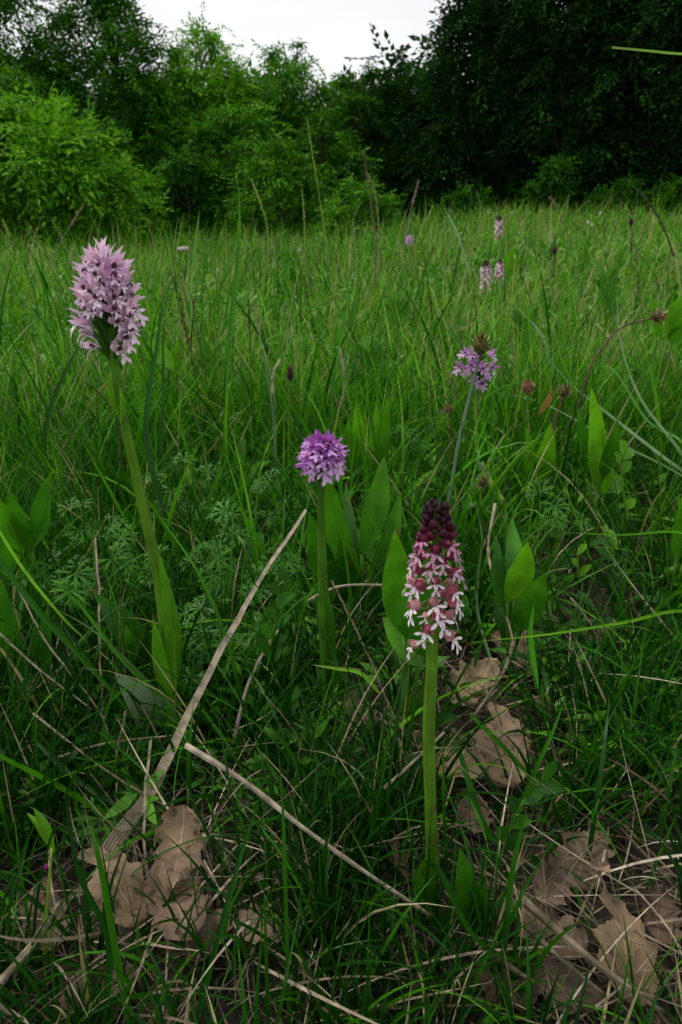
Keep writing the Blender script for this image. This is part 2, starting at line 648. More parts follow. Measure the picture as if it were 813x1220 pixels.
# ------------------------------------------------------------------ trees and bushes
def tube_np(C, R, seg, Vs, Qs, off):
    mb = MB()
    tube(mb, C, R, seg)
    V = np.concatenate(mb.V)
    Q = [f for f in mb.F if len(f) == 4]
    Vs.append(V)
    Qs.append(np.array(Q) + off)
    return off + len(V)


def extra_thicket():
    for i, (px, Y, tp, w, mt, tb, lab) in enumerate([
            (205, 11.2, 95, 130, M_TREE_A, .0, 'mid-height leafy bush filling in beneath the round-topped tree'),
            (290, 10.6, 110, 130, M_TREE_A, .0, 'mid-height leafy bush beneath the yellow-green young tree'),
            (385, 11.0, 130, 120, M_TREE_B, .15, 'leafy bush filling in beneath the skyline dip'),
            (120, 9.6, 140, 120, M_TREE_B, .2, 'dark leafy bush between the bright bulging bush and the arching sprays'),
            (-60, 8.5, 60, 220, M_TREE_A, .1, 'tall bright bush rising past the edge behind the bulging one'),
            (20, 9.4, 60, 190, M_TREE_B, .25, 'leafy tree crown rising right behind the bright bulging bush')]):
        tree_px('bush', px, Y, tp, w, lab, 'bush', mt, leaves=8000, leaf=.09, blobs=12, low=.04, group=BU, seed=70 + i, tintbias=tb)


def grow(name, x, y, h, rx, label, cat, mat, leaves=9000, leaf=0.075, blobs=12, low=0.25, group=None, trunk_r=None, seed=0, ratio=0.42,
         droop=0.25, ry=None, top_lean=(0, 0), open_=0.0, tintbias=0.0):
    rg = np.random.default_rng(seed)
    base = np.array([x, y, float(ground_z(x, y)) - 0.03])
    root = thing(name, base, label, cat, group)
    ry = ry or rx * 0.8
    tr = trunk_r or max(0.02, h * 0.016)
    n = 14
    t = np.linspace(0, 1, n)
    wob = np.cumsum(rg.normal(0, 0.012 * h, (n, 2)), axis=0) * t[:, None]
    C = np.stack([wob[:, 0] + top_lean[0] * t ** 2, wob[:, 1] + top_lean[1] * t ** 2, t * h * 0.9], -1)
    mb = MB()
    tube(mb, C, tr * (1.15 - t) + 0.004, 8)
    link('trunk', mb.mesh('trunk', M_BARK), root)
    # limbs lead to foliage masses
    cent, rad = [], []
    limbs = MB()
    blobs = int(blobs * 1.35)
    for k in range(blobs):
        zt = low + (1 - low) * ((k + rg.uniform(0.1, 0.9)) / blobs)
        a = k * 2.4 + rg.uniform(-.5, .5)
        prof = math.sin(math.pi * min(1, max(0.08, (zt - low * 0.5) / (1.06 - low * 0.5))) ** 0.8) ** 0.7
        rr = rg.uniform(0.35, 0.85) * prof
        c = np.array([math.cos(a) * rx * rr + top_lean[0] * zt ** 2, math.sin(a) * ry * rr + top_lean[1] * zt ** 2, zt * h * 0.93])
        r = rg.uniform(0.20, 0.44) * min(rx, h * 0.6) * (0.55 + 0.45 * prof)
        cent.append(c)
        rad.append(r)
        i0 = int(np.clip((zt - 0.18) * 0.9 * n, 1, n - 2))
        mid = (C[i0] + c) / 2 + np.array([0, 0, 0.06 * h])
        P3 = spline([C[i0], mid, c], 8)
        link('limb', (lambda m_: (tube(m_, P3, np.linspace(tr * 0.45, 0.006, 8), 6), m_.mesh('limb', M_BARK))[1])(MB()), root)
    cent, rad = np.array(cent), np.array(rad)
    L = 11
    leaf *= 0.80
    leaves = int(leaves * 1.45)
    S = max(1, leaves // L)
    w = rad ** 2
    bi = rg.choice(len(rad), S, p=w / w.sum())
    d = rg.normal(size=(S, 3))
    d /= np.linalg.norm(d, axis=1)[:, None]
    rr = rad[bi] * (rg.uniform(0.35, 1.12, S) ** 0.6)
    # ragged shell: some sprays reach out
    rr *= 1 + rg.uniform(0, .75, S) * (rg.random(S) < 0.22)
    O = cent[bi] + d * rr[:, None] * np.array([1, 1, 0.82])
    ax = d + np.array([0, 0, -droop]) + rg.normal(0, 0.35, (S, 3))
    ax[:, 2] *= 0.75
    ax /= np.linalg.norm(ax, axis=1)[:, None]
    up = np.array([0, 0, 1.0]) + rg.normal(0, 0.35, (S, 3))
    side = np.cross(ax, up)
    side /= np.linalg.norm(side, axis=1)[:, None] + 1e-9
    nn = np.cross(side, ax)
    k = np.arange(L)
    sg = np.where(k % 2 == 0, 1.0, -1.0)
    sg[-1] = 0
    step = leaf * 0.42
    sc = rg.uniform(0.7, 1.25, S)
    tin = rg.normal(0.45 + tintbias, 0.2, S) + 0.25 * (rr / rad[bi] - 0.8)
    pos = O[:, None] + ax[:, None] * ((k - L * 0.6) * step)[None, :, None] * sc[:, None, None] - np.array([0, 0, 1.0]) * ((k / L) ** 2 * droop * leaf * 1.5)[None, :, None]
    ld = ax[:, None] * 0.75 + side[:, None] * sg[None, :, None] * 0.8 + rg.normal(0, 0.22, (S, L, 3))
    ld /= np.linalg.norm(ld, axis=2)[..., None]
    ls = np.cross(ld, nn[:, None] + rg.normal(0, 0.3, (S, L, 3)))
    ls /= np.linalg.norm(ls, axis=2)[..., None] + 1e-9
    ln = np.cross(ls, ld)
    sz = leaf * sc[:, None] * rg.uniform(0.7, 1.2, (S, L))
    sz = sz[..., None]
    b0 = pos + ld * sz * 0.1
    tip = pos + ld * sz * 1.1 - ln * sz * 0.12
    a1 = pos + ld * sz * 0.5 + ls * sz * ratio * .5 + ln * sz * 0.08
    a2 = pos + ld * sz * 0.5 - ls * sz * ratio * .5 + ln * sz * 0.08
    V = np.stack([b0, a1, tip, a2], 2).reshape(-1, 3)
    nl = S * L
    i = np.arange(nl) * 4
    T = np.stack([i, i + 1, i + 2, i, i + 2, i + 3], -1).reshape(-1, 3)
    tint = np.repeat(np.clip((tin[:, None] + rg.normal(0, 0.08, (S, L))).ravel(), 0, 1), 4)
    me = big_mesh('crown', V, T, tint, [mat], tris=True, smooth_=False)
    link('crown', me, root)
    return root


def tree_px(name, px, Y, top_py, wpx, *a, **k):
    """place by direction and distance; height and spread follow from how far it reaches up"""
    b, s = P(px, 262, Y)
    x = b[0]
    topz = P(px, top_py, Y)[0][2]
    h = topz - float(ground_z(x, Y))
    return grow(name, x, Y, h, wpx / FPX * s * 0.5, *a, **k)


TR = 'trees of the wood edge'
BU = 'bushes along the meadow edge'
tree_px('bush', 55, 7.0, 118, 250, 'bright green broad-leaved bush bulging over the grass under the tall thin tree', 'bush', M_TREE_A, leaves=15000, leaf=0.10, blobs=13, low=0.12, group=BU, seed=3, ratio=0.36, tintbias=0.22)
tree_px('bush', 150, 8.3, 195, 130, 'low bush of arching sprays at the foot of the bright bulging bush', 'bush', M_TREE_A, leaves=5000, leaf=0.09, blobs=8, low=0.08, group=BU, seed=4, tintbias=0.15)
tree_px('tree', 30, 11.0, -90, 230, 'tall thin tree with sky showing through, above the bright bulging bush', 'tree', M_TREE_B, leaves=17000, leaf=0.10, blobs=17, low=0.2, group=TR, seed=5, tintbias=.15)
tree_px('tree', 150, 11.5, -70, 175, 'dark open-crowned tree beside the gap of sky', 'tree', M_TREE_B, leaves=17000, leaf=0.10, blobs=17, low=0.15, group=TR, seed=6, tintbias=.1)
tree_px('tree', 250, 12.0, 16, 170, 'round-topped mid-green tree standing between the dark open-crowned tree and the twig-topped one', 'tree', M_TREE_A, leaves=17000, leaf=0.095, blobs=15, low=0.12, group=TR, seed=8, tintbias=0.35)
tree_px('tree', 345, 12.5, 44, 170, 'yellow-green young tree with a single twig sticking up into the sky', 'tree', M_TREE_A, leaves=16000, leaf=0.09, blobs=14, low=0.1, group=TR, seed=9)
tree_px('tree', 358, 12.4, 22, 30, 'thin sapling tip rising above the skyline', 'tree', M_TREE_B, leaves=900, leaf=0.08, blobs=9, low=0.4, group=TR, seed=10, trunk_r=0.03)
tree_px('tree', 418, 13.0, 62, 120, 'low pale tree under the lowest dip of the skyline', 'tree', M_TREE_B, leaves=9000, leaf=0.09, blobs=11, low=0.1, group=TR, seed=11, tintbias=0.1)
tree_px('bush', 335, 8.6, 165, 130, 'leafy bush standing free in the middle of the meadow edge', 'bush', M_TREE_B, leaves=9000, leaf=0.075, blobs=12, low=0.06, group=BU, seed=12, tintbias=0.25)
tree_px('bush', 423, 7.6, 208, 95, 'small bright green bush in front of the dark wood', 'bush', M_TREE_A, leaves=6000, leaf=0.055, blobs=10, low=0.05, group=BU, seed=13, tintbias=0.1)
tree_px('bush', 225, 10.0, 175, 110, 'dull green bush in the hollow behind the arching sprays', 'bush', M_TREE_B, leaves=6000, leaf=0.08, blobs=9, low=0.05, group=BU, seed=14)
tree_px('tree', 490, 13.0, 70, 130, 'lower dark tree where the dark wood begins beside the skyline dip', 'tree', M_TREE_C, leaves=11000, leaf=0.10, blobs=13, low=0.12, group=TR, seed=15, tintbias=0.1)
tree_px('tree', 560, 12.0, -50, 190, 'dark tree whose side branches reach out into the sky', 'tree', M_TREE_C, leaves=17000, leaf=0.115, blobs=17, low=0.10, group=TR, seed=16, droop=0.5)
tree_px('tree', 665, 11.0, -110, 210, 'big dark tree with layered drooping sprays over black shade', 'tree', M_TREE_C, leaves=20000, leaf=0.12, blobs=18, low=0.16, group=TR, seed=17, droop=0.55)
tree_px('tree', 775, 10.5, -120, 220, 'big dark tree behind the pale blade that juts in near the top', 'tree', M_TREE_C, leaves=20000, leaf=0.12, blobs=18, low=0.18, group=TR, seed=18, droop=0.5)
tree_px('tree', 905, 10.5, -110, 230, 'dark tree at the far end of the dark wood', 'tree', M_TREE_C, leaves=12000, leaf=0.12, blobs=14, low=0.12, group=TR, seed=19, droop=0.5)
extra_thicket()
# second row, closing the wood
for i, (px, Y, tp, w, mt, lab) in enumerate([
        (-110, 13.0, -30, 260, M_TREE_B, 'tree behind the tall thin tree, mostly beyond the bright bush'),
        (90, 15.0, 70, 240, M_TREE_B, 'dark tree seen low through the gap between the thin tree and the open-crowned one'),
        (215, 16.0, 84, 230, M_TREE_B, 'shaded tree closing the wood behind the round-topped tree'),
        (320, 16.5, 92, 230, M_TREE_B, 'shaded tree closing the wood behind the yellow-green young tree'),
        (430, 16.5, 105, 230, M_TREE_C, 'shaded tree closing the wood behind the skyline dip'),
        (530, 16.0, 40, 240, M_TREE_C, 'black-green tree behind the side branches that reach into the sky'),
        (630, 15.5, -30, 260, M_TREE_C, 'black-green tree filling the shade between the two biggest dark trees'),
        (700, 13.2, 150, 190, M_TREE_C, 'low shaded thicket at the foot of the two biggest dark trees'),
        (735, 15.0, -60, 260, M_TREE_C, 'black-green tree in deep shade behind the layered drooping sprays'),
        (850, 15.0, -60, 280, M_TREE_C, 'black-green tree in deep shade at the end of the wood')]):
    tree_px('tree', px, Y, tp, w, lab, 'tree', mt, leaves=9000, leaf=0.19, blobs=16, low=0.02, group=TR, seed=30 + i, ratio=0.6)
for i, (px, Y, tp, w, lab) in enumerate([
        (560, 10.6, 222, 90, 'low dim bush under the dark wood, just past the small bright bush'),
        (655, 9.8, 185, 70, 'young shoot bush lit against the black shade of the wood'),
        (735, 9.6, 212, 80, 'low bush at the grass edge beneath the big dark trees'),
        (805, 9.4, 205, 80, 'low bush at the grass edge where the meadow rises highest')]):
    tree_px('bush', px, Y, tp, w, lab, 'bush', M_TREE_B, leaves=2600, leaf=0.075, blobs=7, low=0.03, group=BU, seed=50 + i, tintbias=0.05)


# ------------------------------------------------------------------ the sward
BARE = [  # places (photo px) where litter shows, radius px, how bare
    (720, 680, 95, .85), (590, 870, 85, .93), (565, 945, 90, .93), (720, 1080, 110, .7), (650, 1150, 110, .6), (740, 1170, 70, .7), (700, 790, 70, .6),
    (150, 970, 45, .8), (150, 1110, 85, .97), (220, 1040, 75, .97), (230, 1130, 50, .8), (140, 1180, 60, .5), (300, 940, 95, .62), (130, 940, 80, .6), (420, 860, 80, .5), (390, 800, 60, .6), (512, 1085, 55, .95), (512, 1020, 40, .8), (470, 900, 50, .4), (30, 1160, 80, .4)]
LUSH = [(200, 1190, 90, 1.0), (560, 1190, 60, 1.0), (780, 1010, 50, .6), (40, 960, 80, 1.2), (330, 880, 80, .9), (250, 830, 60, .8), (420, 1050, 80, .8), (440, 1170, 100, 1.3), (690, 870, 70, 1.3), (60, 870, 90, 1.2), (350, 1180, 80, 1.2), (100, 720, 110, .7), (740, 900, 60, 1.0), (270, 1180, 60, 1.2), (440, 960, 55, .8), (570, 1150, 40, .8)]


def sward_density(x, y):
    px, py = project(x, y, ground_z(x, y))
    d = np.ones_like(x)
    for cx, cy, r, a in BARE:
        d *= 1 - a * np.exp(-((px - cx) ** 2 + (py - cy) ** 2) / r ** 2)
    for cx, cy, r, a in LUSH:
        d *= 1 + a * np.exp(-((px - cx) ** 2 + (py - cy) ** 2) / r ** 2)
    return d


def scatter(n, d0, d1, power, rg, wide=0.72, extra=0.25):
    """points in the wedge in front of the camera and a margin at its sides; density falls as distance**-power"""
    e = 2 - power
    u = rg.random(n)
    y = (d0 ** e + u * (d1 ** e - d0 ** e)) ** (1 / e)
    x = (rg.random(n) * 2 - 1) * (y * wide + extra)
    return x, y


def blades(x, y, L, W, lean, bend, az, tint, S=6, z0=None, fold=None, tipfade=0.06, twist=0.5, rg=RNG):
    """many grass blades at once"""
    n = len(x)
    t = np.linspace(0, 1, S)
    phi = lean[:, None] + bend[:, None] * t[None, :] ** 1.6
    dl = L[:, None] / (S - 1)
    hx = np.concatenate([np.zeros((n, 1)), np.cumsum(np.sin((phi[:, 1:] + phi[:, :-1]) / 2) * dl, 1)], 1)
    hz = np.concatenate([np.zeros((n, 1)), np.cumsum(np.cos((phi[:, 1:] + phi[:, :-1]) / 2) * dl, 1)], 1)
    z = ground_z(x, y) - 0.004 if z0 is None else z0
    drift = (rg.normal(0, 0.10, n) * L)[:, None] * t[None, :] ** 2
    cx = x[:, None] + hx * np.cos(az)[:, None] - drift * np.sin(az)[:, None]
    cy = y[:, None] + hx * np.sin(az)[:, None] + drift * np.cos(az)[:, None]
    cz = np.maximum(z[:, None] + hz, ground_z(cx, cy) + 0.002)
    tw = rg.uniform(-twist, twist, n)[:, None] * 3 * t[None, :] + rg.uniform(-1.2, 1.2, n)[:, None]
    sa = az[:, None] + math.pi / 2 + tw
    sx, sy = np.cos(sa), np.sin(sa)
    w = W[:, None] * 0.5 * np.clip(1.0 - t[None, :] ** 2.3, 0.03, 1) * (0.7 + 0.6 * np.minimum(t * 3, 1))[None, :]
    C = np.stack([cx, cy, cz], -1)
    D = np.stack([sx * w, sy * w, np.zeros_like(w) + 0.25 * w * np.sin(tw)], -1)
    tt = np.clip(tint[:, None] + tipfade * t[None, :] + 0 * cx, 0, 1)
    if fold is None:
        V = np.stack([C - D, C + D], 2)
        k = 2
    else:
        Nv = np.stack([-sy, sx, np.zeros_like(sx)], -1) * (w * fold)[..., None]
        V = np.stack([C - D, C + Nv, C + D], 2)
        k = 3
    V = V.reshape(-1, 3)
    tt = np.repeat(tt.reshape(-1), k)
    base = (np.arange(n) * S * k)[:, None, None]
    i = (np.arange(S - 1) * k)[None, :, None]
    j = np.arange(k - 1)[None, None, :]
    a = base + i + j
    Q = np.stack([a, a + 1, a + 1 + k, a + k], -1).reshape(-1, 4)
    return V, Q, tt


def merge(parts):
    Vs, Qs, Ts, off = [], [], [], 0
    for V, Q, T in parts:
        Vs.append(V)
        Qs.append(Q + off)
        Ts.append(T)
        off += len(V)
    return np.concatenate(Vs), np.concatenate(Qs), np.concatenate(Ts)


def patchy(x, y, f, ph):
    return (np.sin(x * f + ph) * np.cos(y * f * 0.9 + ph * 2) + np.sin(x * f * 2.3 + y * f * 1.7 + ph * 3) * 0.6) / 1.6


def build_grass():
    rg = np.random.default_rng(21)
    parts = []
    # near tufts of fine dark blades; foreground dimness is painted into their tint
    tx, ty = scatter(2700, 0.17, 1.25, 0.9, rg, extra=0.3)
    keep = rg.random(len(tx)) < sward_density(tx, ty) / 2.6
    tx, ty = tx[keep], ty[keep]
    cnt = rg.integers(9, 34, len(tx))
    ix = np.repeat(np.arange(len(tx)), cnt)
    n = len(ix)
    r = np.abs(rg.normal(0, 0.012, n))
    a = rg.uniform(0, 2 * math.pi, n)
    x, y = tx[ix] + r * np.cos(a), ty[ix] + r * np.sin(a)
    hmax = np.interp(y, [0, .22, .30, .45, .7, 1.0, 1.3], [.05, .075, .11, .13, .17, .22, .26])
    L = hmax * rg.uniform(0.45, 1.15, n) * rg.uniform(0.8, 1.15, len(tx))[ix]
    W = rg.uniform(0.0011, 0.0024, n) * np.interp(y, [0.3, 1.2], [1, 1.5])
    lean = np.abs(rg.normal(0.10, 0.22, n)) + r * 9
    bend = np.abs(rg.normal(0.5, 0.5, n))
    tb = np.interp(y, [0.3, 0.6, 1.2], [0.20, 0.31, 0.55])  # darker toward the camera, standing in for a dim foreground
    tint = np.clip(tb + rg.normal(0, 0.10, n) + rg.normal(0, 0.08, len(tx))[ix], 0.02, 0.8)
    dry = rg.random(n) < 0.05
    tint[dry] = rg.uniform(0.86, 1.0, dry.sum())
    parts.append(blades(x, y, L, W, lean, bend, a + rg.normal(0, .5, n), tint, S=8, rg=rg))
    # loose single broader blades near
    x, y = scatter(4200, 0.20, 1.25, 0.6, rg, extra=0.3)
    keep = rg.random(len(x)) < sward_density(x, y) / 2.0
    x, y = x[keep], y[keep]
    n = len(x)
    hmax = np.interp(y, [0, .22, .30, .45, .7, 1.0, 1.3], [.05, .08, .12, .15, .20, .25, .30])
    L = hmax * rg.uniform(0.5, 1.2, n)
    W = rg.uniform(0.0022, 0.0048, n) * np.interp(y, [.2, .35], [.6, 1])
    tint = np.clip(np.interp(y, [0.3, 0.7, 1.2], [0.30, 0.42, 0.60]) + rg.normal(0, 0.17, n), 0.05, 0.84)  # same dimming toward the camera, put into the blade colour
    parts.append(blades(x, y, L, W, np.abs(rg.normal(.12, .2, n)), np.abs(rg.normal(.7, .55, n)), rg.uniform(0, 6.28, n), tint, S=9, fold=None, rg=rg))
    # fine blades arching over one another
    x, y = scatter(2300, 0.20, 1.15, 0.5, rg, extra=0.3)
    keep = rg.random(len(x)) < (.35 + sward_density(x, y)) / 2.2
    x, y = x[keep], y[keep]
    n = len(x)
    parts.append(blades(x, y, np.interp(y, [.2, .3, .5, 1.1], [.07, .12, .17, .24]) * rg.uniform(.6, 1.25, n), rg.uniform(.0011, .0024, n), rg.uniform(.3, 1.0, n), rg.uniform(.6, 1.7, n),
                        rg.uniform(0, 6.28, n), np.clip(rg.normal(.46, .16, n), .1, .84), S=11, rg=rg))
    # the meadow beyond
    tx, ty = scatter(6200, 1.10, 11.5, 1.62, rg, wide=0.66, extra=0.6)
    ix = rg.integers(0, len(tx), 92000)
    tr = np.interp(ty, [1, 4, 11], [.016, .036, .09])
    x = tx[ix] + rg.normal(0, 1, len(ix)) * tr[ix]
    y = np.maximum(1.05, ty[ix] + rg.normal(0, 1, len(ix)) * tr[ix])
    tuft_t, tuft_h = rg.normal(0, .15, len(tx))[ix], rg.uniform(.5, 1.3, len(tx))[ix]
    pt = patchy(x, y, 3.1, .7)
    keep = rg.random(len(x)) < np.clip(0.72 + 0.35 * patchy(x, y, 5.3, 1.9), 0.25, 1)
    x, y, pt, tuft_t, tuft_h = x[keep], y[keep], pt[keep], tuft_t[keep], tuft_h[keep]
    n = len(x)
    px, py = project(x, y, ground_z(x, y))
    L = rg.uniform(0.4, 1.2, n) * np.interp(y, [1, 2, 5, 11], [.20, .21, .25, .30]) * (1 + 0.22 * pt) * tuft_h
    W = rg.uniform(0.7, 1.6, n) * np.interp(y, [1, 3, 6, 12], [.0028, .0042, .0066, .0105])
    tint = 0.67 + 0.13 * pt + tuft_t + rg.normal(0, 0.17, n) - 0.10 * np.exp(-((x / y + 0.15) / 0.35) ** 2) * np.clip((y - 3) / 4, 0, 1)
    dry = rg.random(n) < 0.028
    tint = np.clip(tint, 0.08, 0.84)
    tint[dry] = rg.uniform(0.86, 1.0, dry.sum())
    parts.append(blades(x, y, L, W, np.abs(rg.normal(.15, .26, n)), np.abs(rg.normal(.7, .65, n)), rg.uniform(0, 6.28, n), tint, S=5, rg=rg))
    # taller stalks standing out of it
    x, y = scatter(2600, 1.0, 10.5, 1.2, rg, wide=0.66, extra=0.6)
    keep = rg.random(len(x)) < np.where(x / y < 0.15, 1.0, 0.5)
    x, y = x[keep], y[keep]
    n = len(x)
    L = rg.uniform(0.26, 0.46, n) * np.interp(y, [1, 3], [.8, 1.0])
    W = rg.uniform(.8, 1.4, n) * np.interp(y, [1, 3, 6, 12], [.0024, .0036, .0056, .008])
    tint = np.clip(rg.normal(0.60, 0.14, n), .2, .84)
    dry = rg.random(n) < 0.09
    tint[dry] = rg.uniform(.87, 1, dry.sum())
    parts.append(blades(x, y, L, W, np.abs(rg.normal(.05, .1, n)), np.abs(rg.normal(.3, .35, n)), rg.uniform(0, 6.28, n), tint, S=8, rg=rg))
    # broad tall blades
    x, y = scatter(900, 0.85, 3.6, 1.2, rg, wide=0.66, extra=0.4)
    keep = rg.random(len(x)) < np.where(x / y < 0.12, 1.0, 0.35)
    x, y = x[keep], y[keep]
    n = len(x)
    parts.append(blades(x, y, rg.uniform(.20, .40, n) * np.interp(y, [.85, 1.5], [.75, 1]), rg.uniform(.0045, .0075, n), np.abs(rg.normal(.05, .12, n)), np.abs(rg.normal(.35, .4, n)),
                        rg.uniform(0, 6.28, n), np.clip(rg.normal(.42, .13, n), .1, .8), S=9, fold=.3, rg=rg))
    # sward at the sides and behind the camera, seen only from elsewhere
    x = rg.uniform(-2.2, 2.2, 30000)
    y = rg.uniform(-1.4, 1.1, 30000)
    keep = (np.hypot(x, y) > 0.42) & (np.abs(x) > y * 0.7 + 0.24)
    x, y = x[keep], y[keep]
    n = len(x)
    parts.append(blades(x, y, rg.uniform(.08, .2, n), rg.uniform(.002, .004, n), np.abs(rg.normal(.15, .2, n)), np.abs(rg.normal(.6, .5, n)), rg.uniform(0, 6.28, n), np.clip(rg.normal(.45, .15, n), .05, .84), S=5, rg=rg))
    V, Q, T = merge(parts)
    o = link('grass', big_mesh('grass', V, Q, T, [M_GRASS]))
    tag(o, 'fine green grass growing all over the meadow', 'grass', kind='stuff')


build_grass()


def build_thatch():
    rg = np.random.default_rng(33)
    x, y = scatter(24000, 0.17, 2.6, 0.9, rg, extra=0.3)
    n = len(x)
    L = rg.uniform(0.02, 0.10, n)
    W = rg.uniform(.0005, .0016, n) * np.interp(y, [.4, 2], [1, 1.8])
    tint = np.clip(rg.beta(1.3, 3.4, n), 0, 1)
    z0 = ground_z(x, y) + rg.uniform(0.0, 0.020, n)
    A = blades(x, y, L, W, rg.uniform(1.25, 1.65, n), rg.normal(0.1, .45, n), rg.uniform(0, 6.28, n), tint, S=6, z0=z0, rg=rg)
    x, y = scatter(1500, 0.2, 1.6, 0.8, rg, extra=0.3)
    n = len(x)
    B = blades(x, y, rg.uniform(.06, .17, n), rg.uniform(.0008, .0020, n), rg.uniform(.7, 1.5, n), rg.normal(.4, .5, n), rg.uniform(0, 6.28, n), rg.uniform(.35, 1, n), S=9,
               z0=ground_z(x, y) + rg.uniform(0, .02, n), rg=rg)
    x = rg.uniform(-2.0, 2.0, 9000)
    y = rg.uniform(-.9, 1.1, 9000)
    keep = np.abs(x) > y * 0.7 + 0.28
    x, y = x[keep], y[keep]
    n = len(x)
    D = blades(x, y, rg.uniform(.03, .12, n), rg.uniform(.0007, .002, n), rg.uniform(1.25, 1.65, n), rg.normal(0.1, .45, n), rg.uniform(0, 6.28, n), rg.beta(1.3, 3.4, n), S=6,
               z0=ground_z(x, y) + rg.uniform(0, .02, n), rg=rg)
    V, Q, T = merge([A, B, D])
    o = link('thatch', big_mesh('thatch', V, Q, T, [M_STRAW]))
    tag(o, 'matted dead grass strands lying over the soil between the tufts', 'dead grass', kind='stuff')


build_thatch()


def build_herbs():
    """small-leaved herbs woven through the grass"""
    rg = np.random.default_rng(41)
    cx, cy = scatter(18500, 0.36, 9.0, 1.5, rg, wide=0.66, extra=0.4)
    keep = rg.random(len(cx)) < np.clip(sward_density(cx, cy), 0, 1.3) / 1.3 * np.clip(.65 + .5 * patchy(cx, cy, 4.1, 2.2), .15, 1) * np.interp(cy, [2, 5], [1, .55])
    cx, cy = cx[keep], cy[keep]
    k = 9
    m = len(cx)
    n = m * k
    ix = np.repeat(np.arange(m), k)
    hh = np.interp(cy[ix], [.4, .8, 2, 9], [.03, .06, .11, .17])
    ht = rg.uniform(0.25, 1.25, n) * hh
    az = rg.uniform(0, 6.28, n)
    rad = rg.uniform(0.2, 1, n) * hh * 0.35
    x, y = cx[ix] + rad * np.cos(az), cy[ix] + rad * np.sin(az)
    z0 = ground_z(x, y) + ht
    L = rg.uniform(.5, 1.6, n) * np.interp(y, [.4, 1, 3, 9], [.015, .029, .036, .046]) * rg.uniform(.7, 1.3, m)[ix]
    W = L * rg.uniform(.14, .36, m)[ix]
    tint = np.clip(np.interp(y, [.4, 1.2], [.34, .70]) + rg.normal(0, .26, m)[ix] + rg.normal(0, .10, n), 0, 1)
    S = 4
    A = blades(x, y, L, W, rg.uniform(.45, 1.5, n), rg.uniform(0, .8, n), az, tint, S=S, z0=z0, rg=rg, twist=.1)
    V, Q, T = A
    # leaf outline instead of a blade outline: narrow base, wide middle
    Vr = V.reshape(n, S, 2, 3)
    mid = Vr.mean(2, keepdims=True)
    f = np.array([.12, 1.0, 1.25, 4.0])[None, :, None, None]
    Vr = mid + (Vr - mid) * f
    stems = blades(cx, cy, np.interp(cy, [.4, .8, 2, 9], [.03, .06, .11, .17]) * 1.2, np.interp(cy, [.4, 9], [.0012, .005]), np.abs(rg.normal(0, .15, m)), rg.uniform(0, .4, m), rg.uniform(0, 6.28, m),
                   rg.uniform(.3, .8, m), S=4, rg=rg)
    V, Q, T = merge([(Vr.reshape(-1, 3), Q, T), stems])
    o = link('herb_undergrowth', big_mesh('herb_undergrowth', V, Q, T, [M_HERB]))
    tag(o, 'small-leaved green herbs woven through the meadow grass', 'ground cover', kind='stuff')


build_herbs()


# ------------------------------------------------------------------ orchid florets
def petal(mb, base, tip, w, normal, tint=0.5, rows=5, cols=3, bow=0.15, mat=0, sh=0.8, fold=.2):
    base, tip = np.asarray(base, float), np.asarray(tip, float)
    l = np.linalg.norm(tip - base)
    mid = (base + tip) / 2 + nrm(normal) * bow * l
    C = spline([base, mid, tip], rows)
    t = np.linspace(0, 1, rows)
    W = w * np.clip(np.sin(math.pi * np.clip(t, .08, .97) ** sh), .06, 1)
    sheet(mb, C, W, normal, cols, fold=fold, tint=tint, mat=mat)


def mesh_hood_star():
    """toothed orchid hood: five pointed petals leaning together, tips flaring"""
    mb = MB()
    petal(mb, (0, -.05, .0), (0, .56, .74), .14, (0, -.8, .5), bow=.20, sh=.7)
    for s in (-1, 1):
        petal(mb, (s * .05, -.05, -.02), (s * .50, .62, .40), .14, (s * .5, -.6, .4), bow=.20, sh=.7)
        petal(mb, (s * .08, 0, .0), (s * .22, .52, .20), .10, (s * .8, 0, .6), bow=.15)
    ball(mb, (0, .20, .10), .11, (0, 1, .2), 1.2, 7, 5, mat=1)
    return mb.mesh('floret', [M_PETAL, M_THROAT])


def mesh_lip(kind):
    mb = MB()
    if kind == 'star':
        petal(mb, (0, .12, -.02), (0, .42, -.50), .15, (0, .8, .35), bow=.12, sh=1.5)
        for s in (-1, 1):
            petal(mb, (s * .03, .14, -.04), (s * .40, .40, -.18), .09, (0, .8, .5), bow=.1, sh=1.2)
            petal(mb, (s * .05, .34, -.30), (s * .24, .46, -.62), .10, (0, .9, .3), bow=.06, sh=1.3)
    else:
        petal(mb, (0, .16, .02), (0, .50, -.44), .125, (0, .8, .35), bow=.1, sh=1.0)
        for s in (-1, 1):
            petal(mb, (s * .02, .24, -.08), (s * .50, .46, -.26), .085, (0, .8, .5), bow=.1, sh=1.5)
            petal(mb, (s * .03, .44, -.34), (s * .22, .54, -.70), .09, (0, .9, .3), bow=.04, sh=1.3)
    return mb.mesh('lip', [M_LIP if kind == 'man' else M_LIP2])


def mesh_hood_ball():
    mb = MB()
    ball(mb, (0, .12, .10), .26, (0, .75, .65), 1.05, 9, 6, sharp=.35)
    petal(mb, (0, .0, .05), (0, .46, .28), .16, (0, -.3, .8), bow=.3)
    for s in (-1, 1):
        petal(mb, (s * .1, .0, .05), (s * .24, .42, .10), .14, (s * .8, 0, .5), bow=.25)
    return mb.mesh('floret', [M_HOOD])


def mesh_bud():
    mb = MB()
    ball(mb, (0, .10, .04), .25, (0, .8, .6), 1.3, 8, 6, sharp=.35)
    return mb.mesh('bud', [M_HOOD])


HOOD_STAR, HOOD_BALL, BUD = mesh_hood_star(), mesh_hood_ball(), mesh_bud()
LIP_STAR, LIP_MAN = mesh_lip('star'), mesh_lip('man')


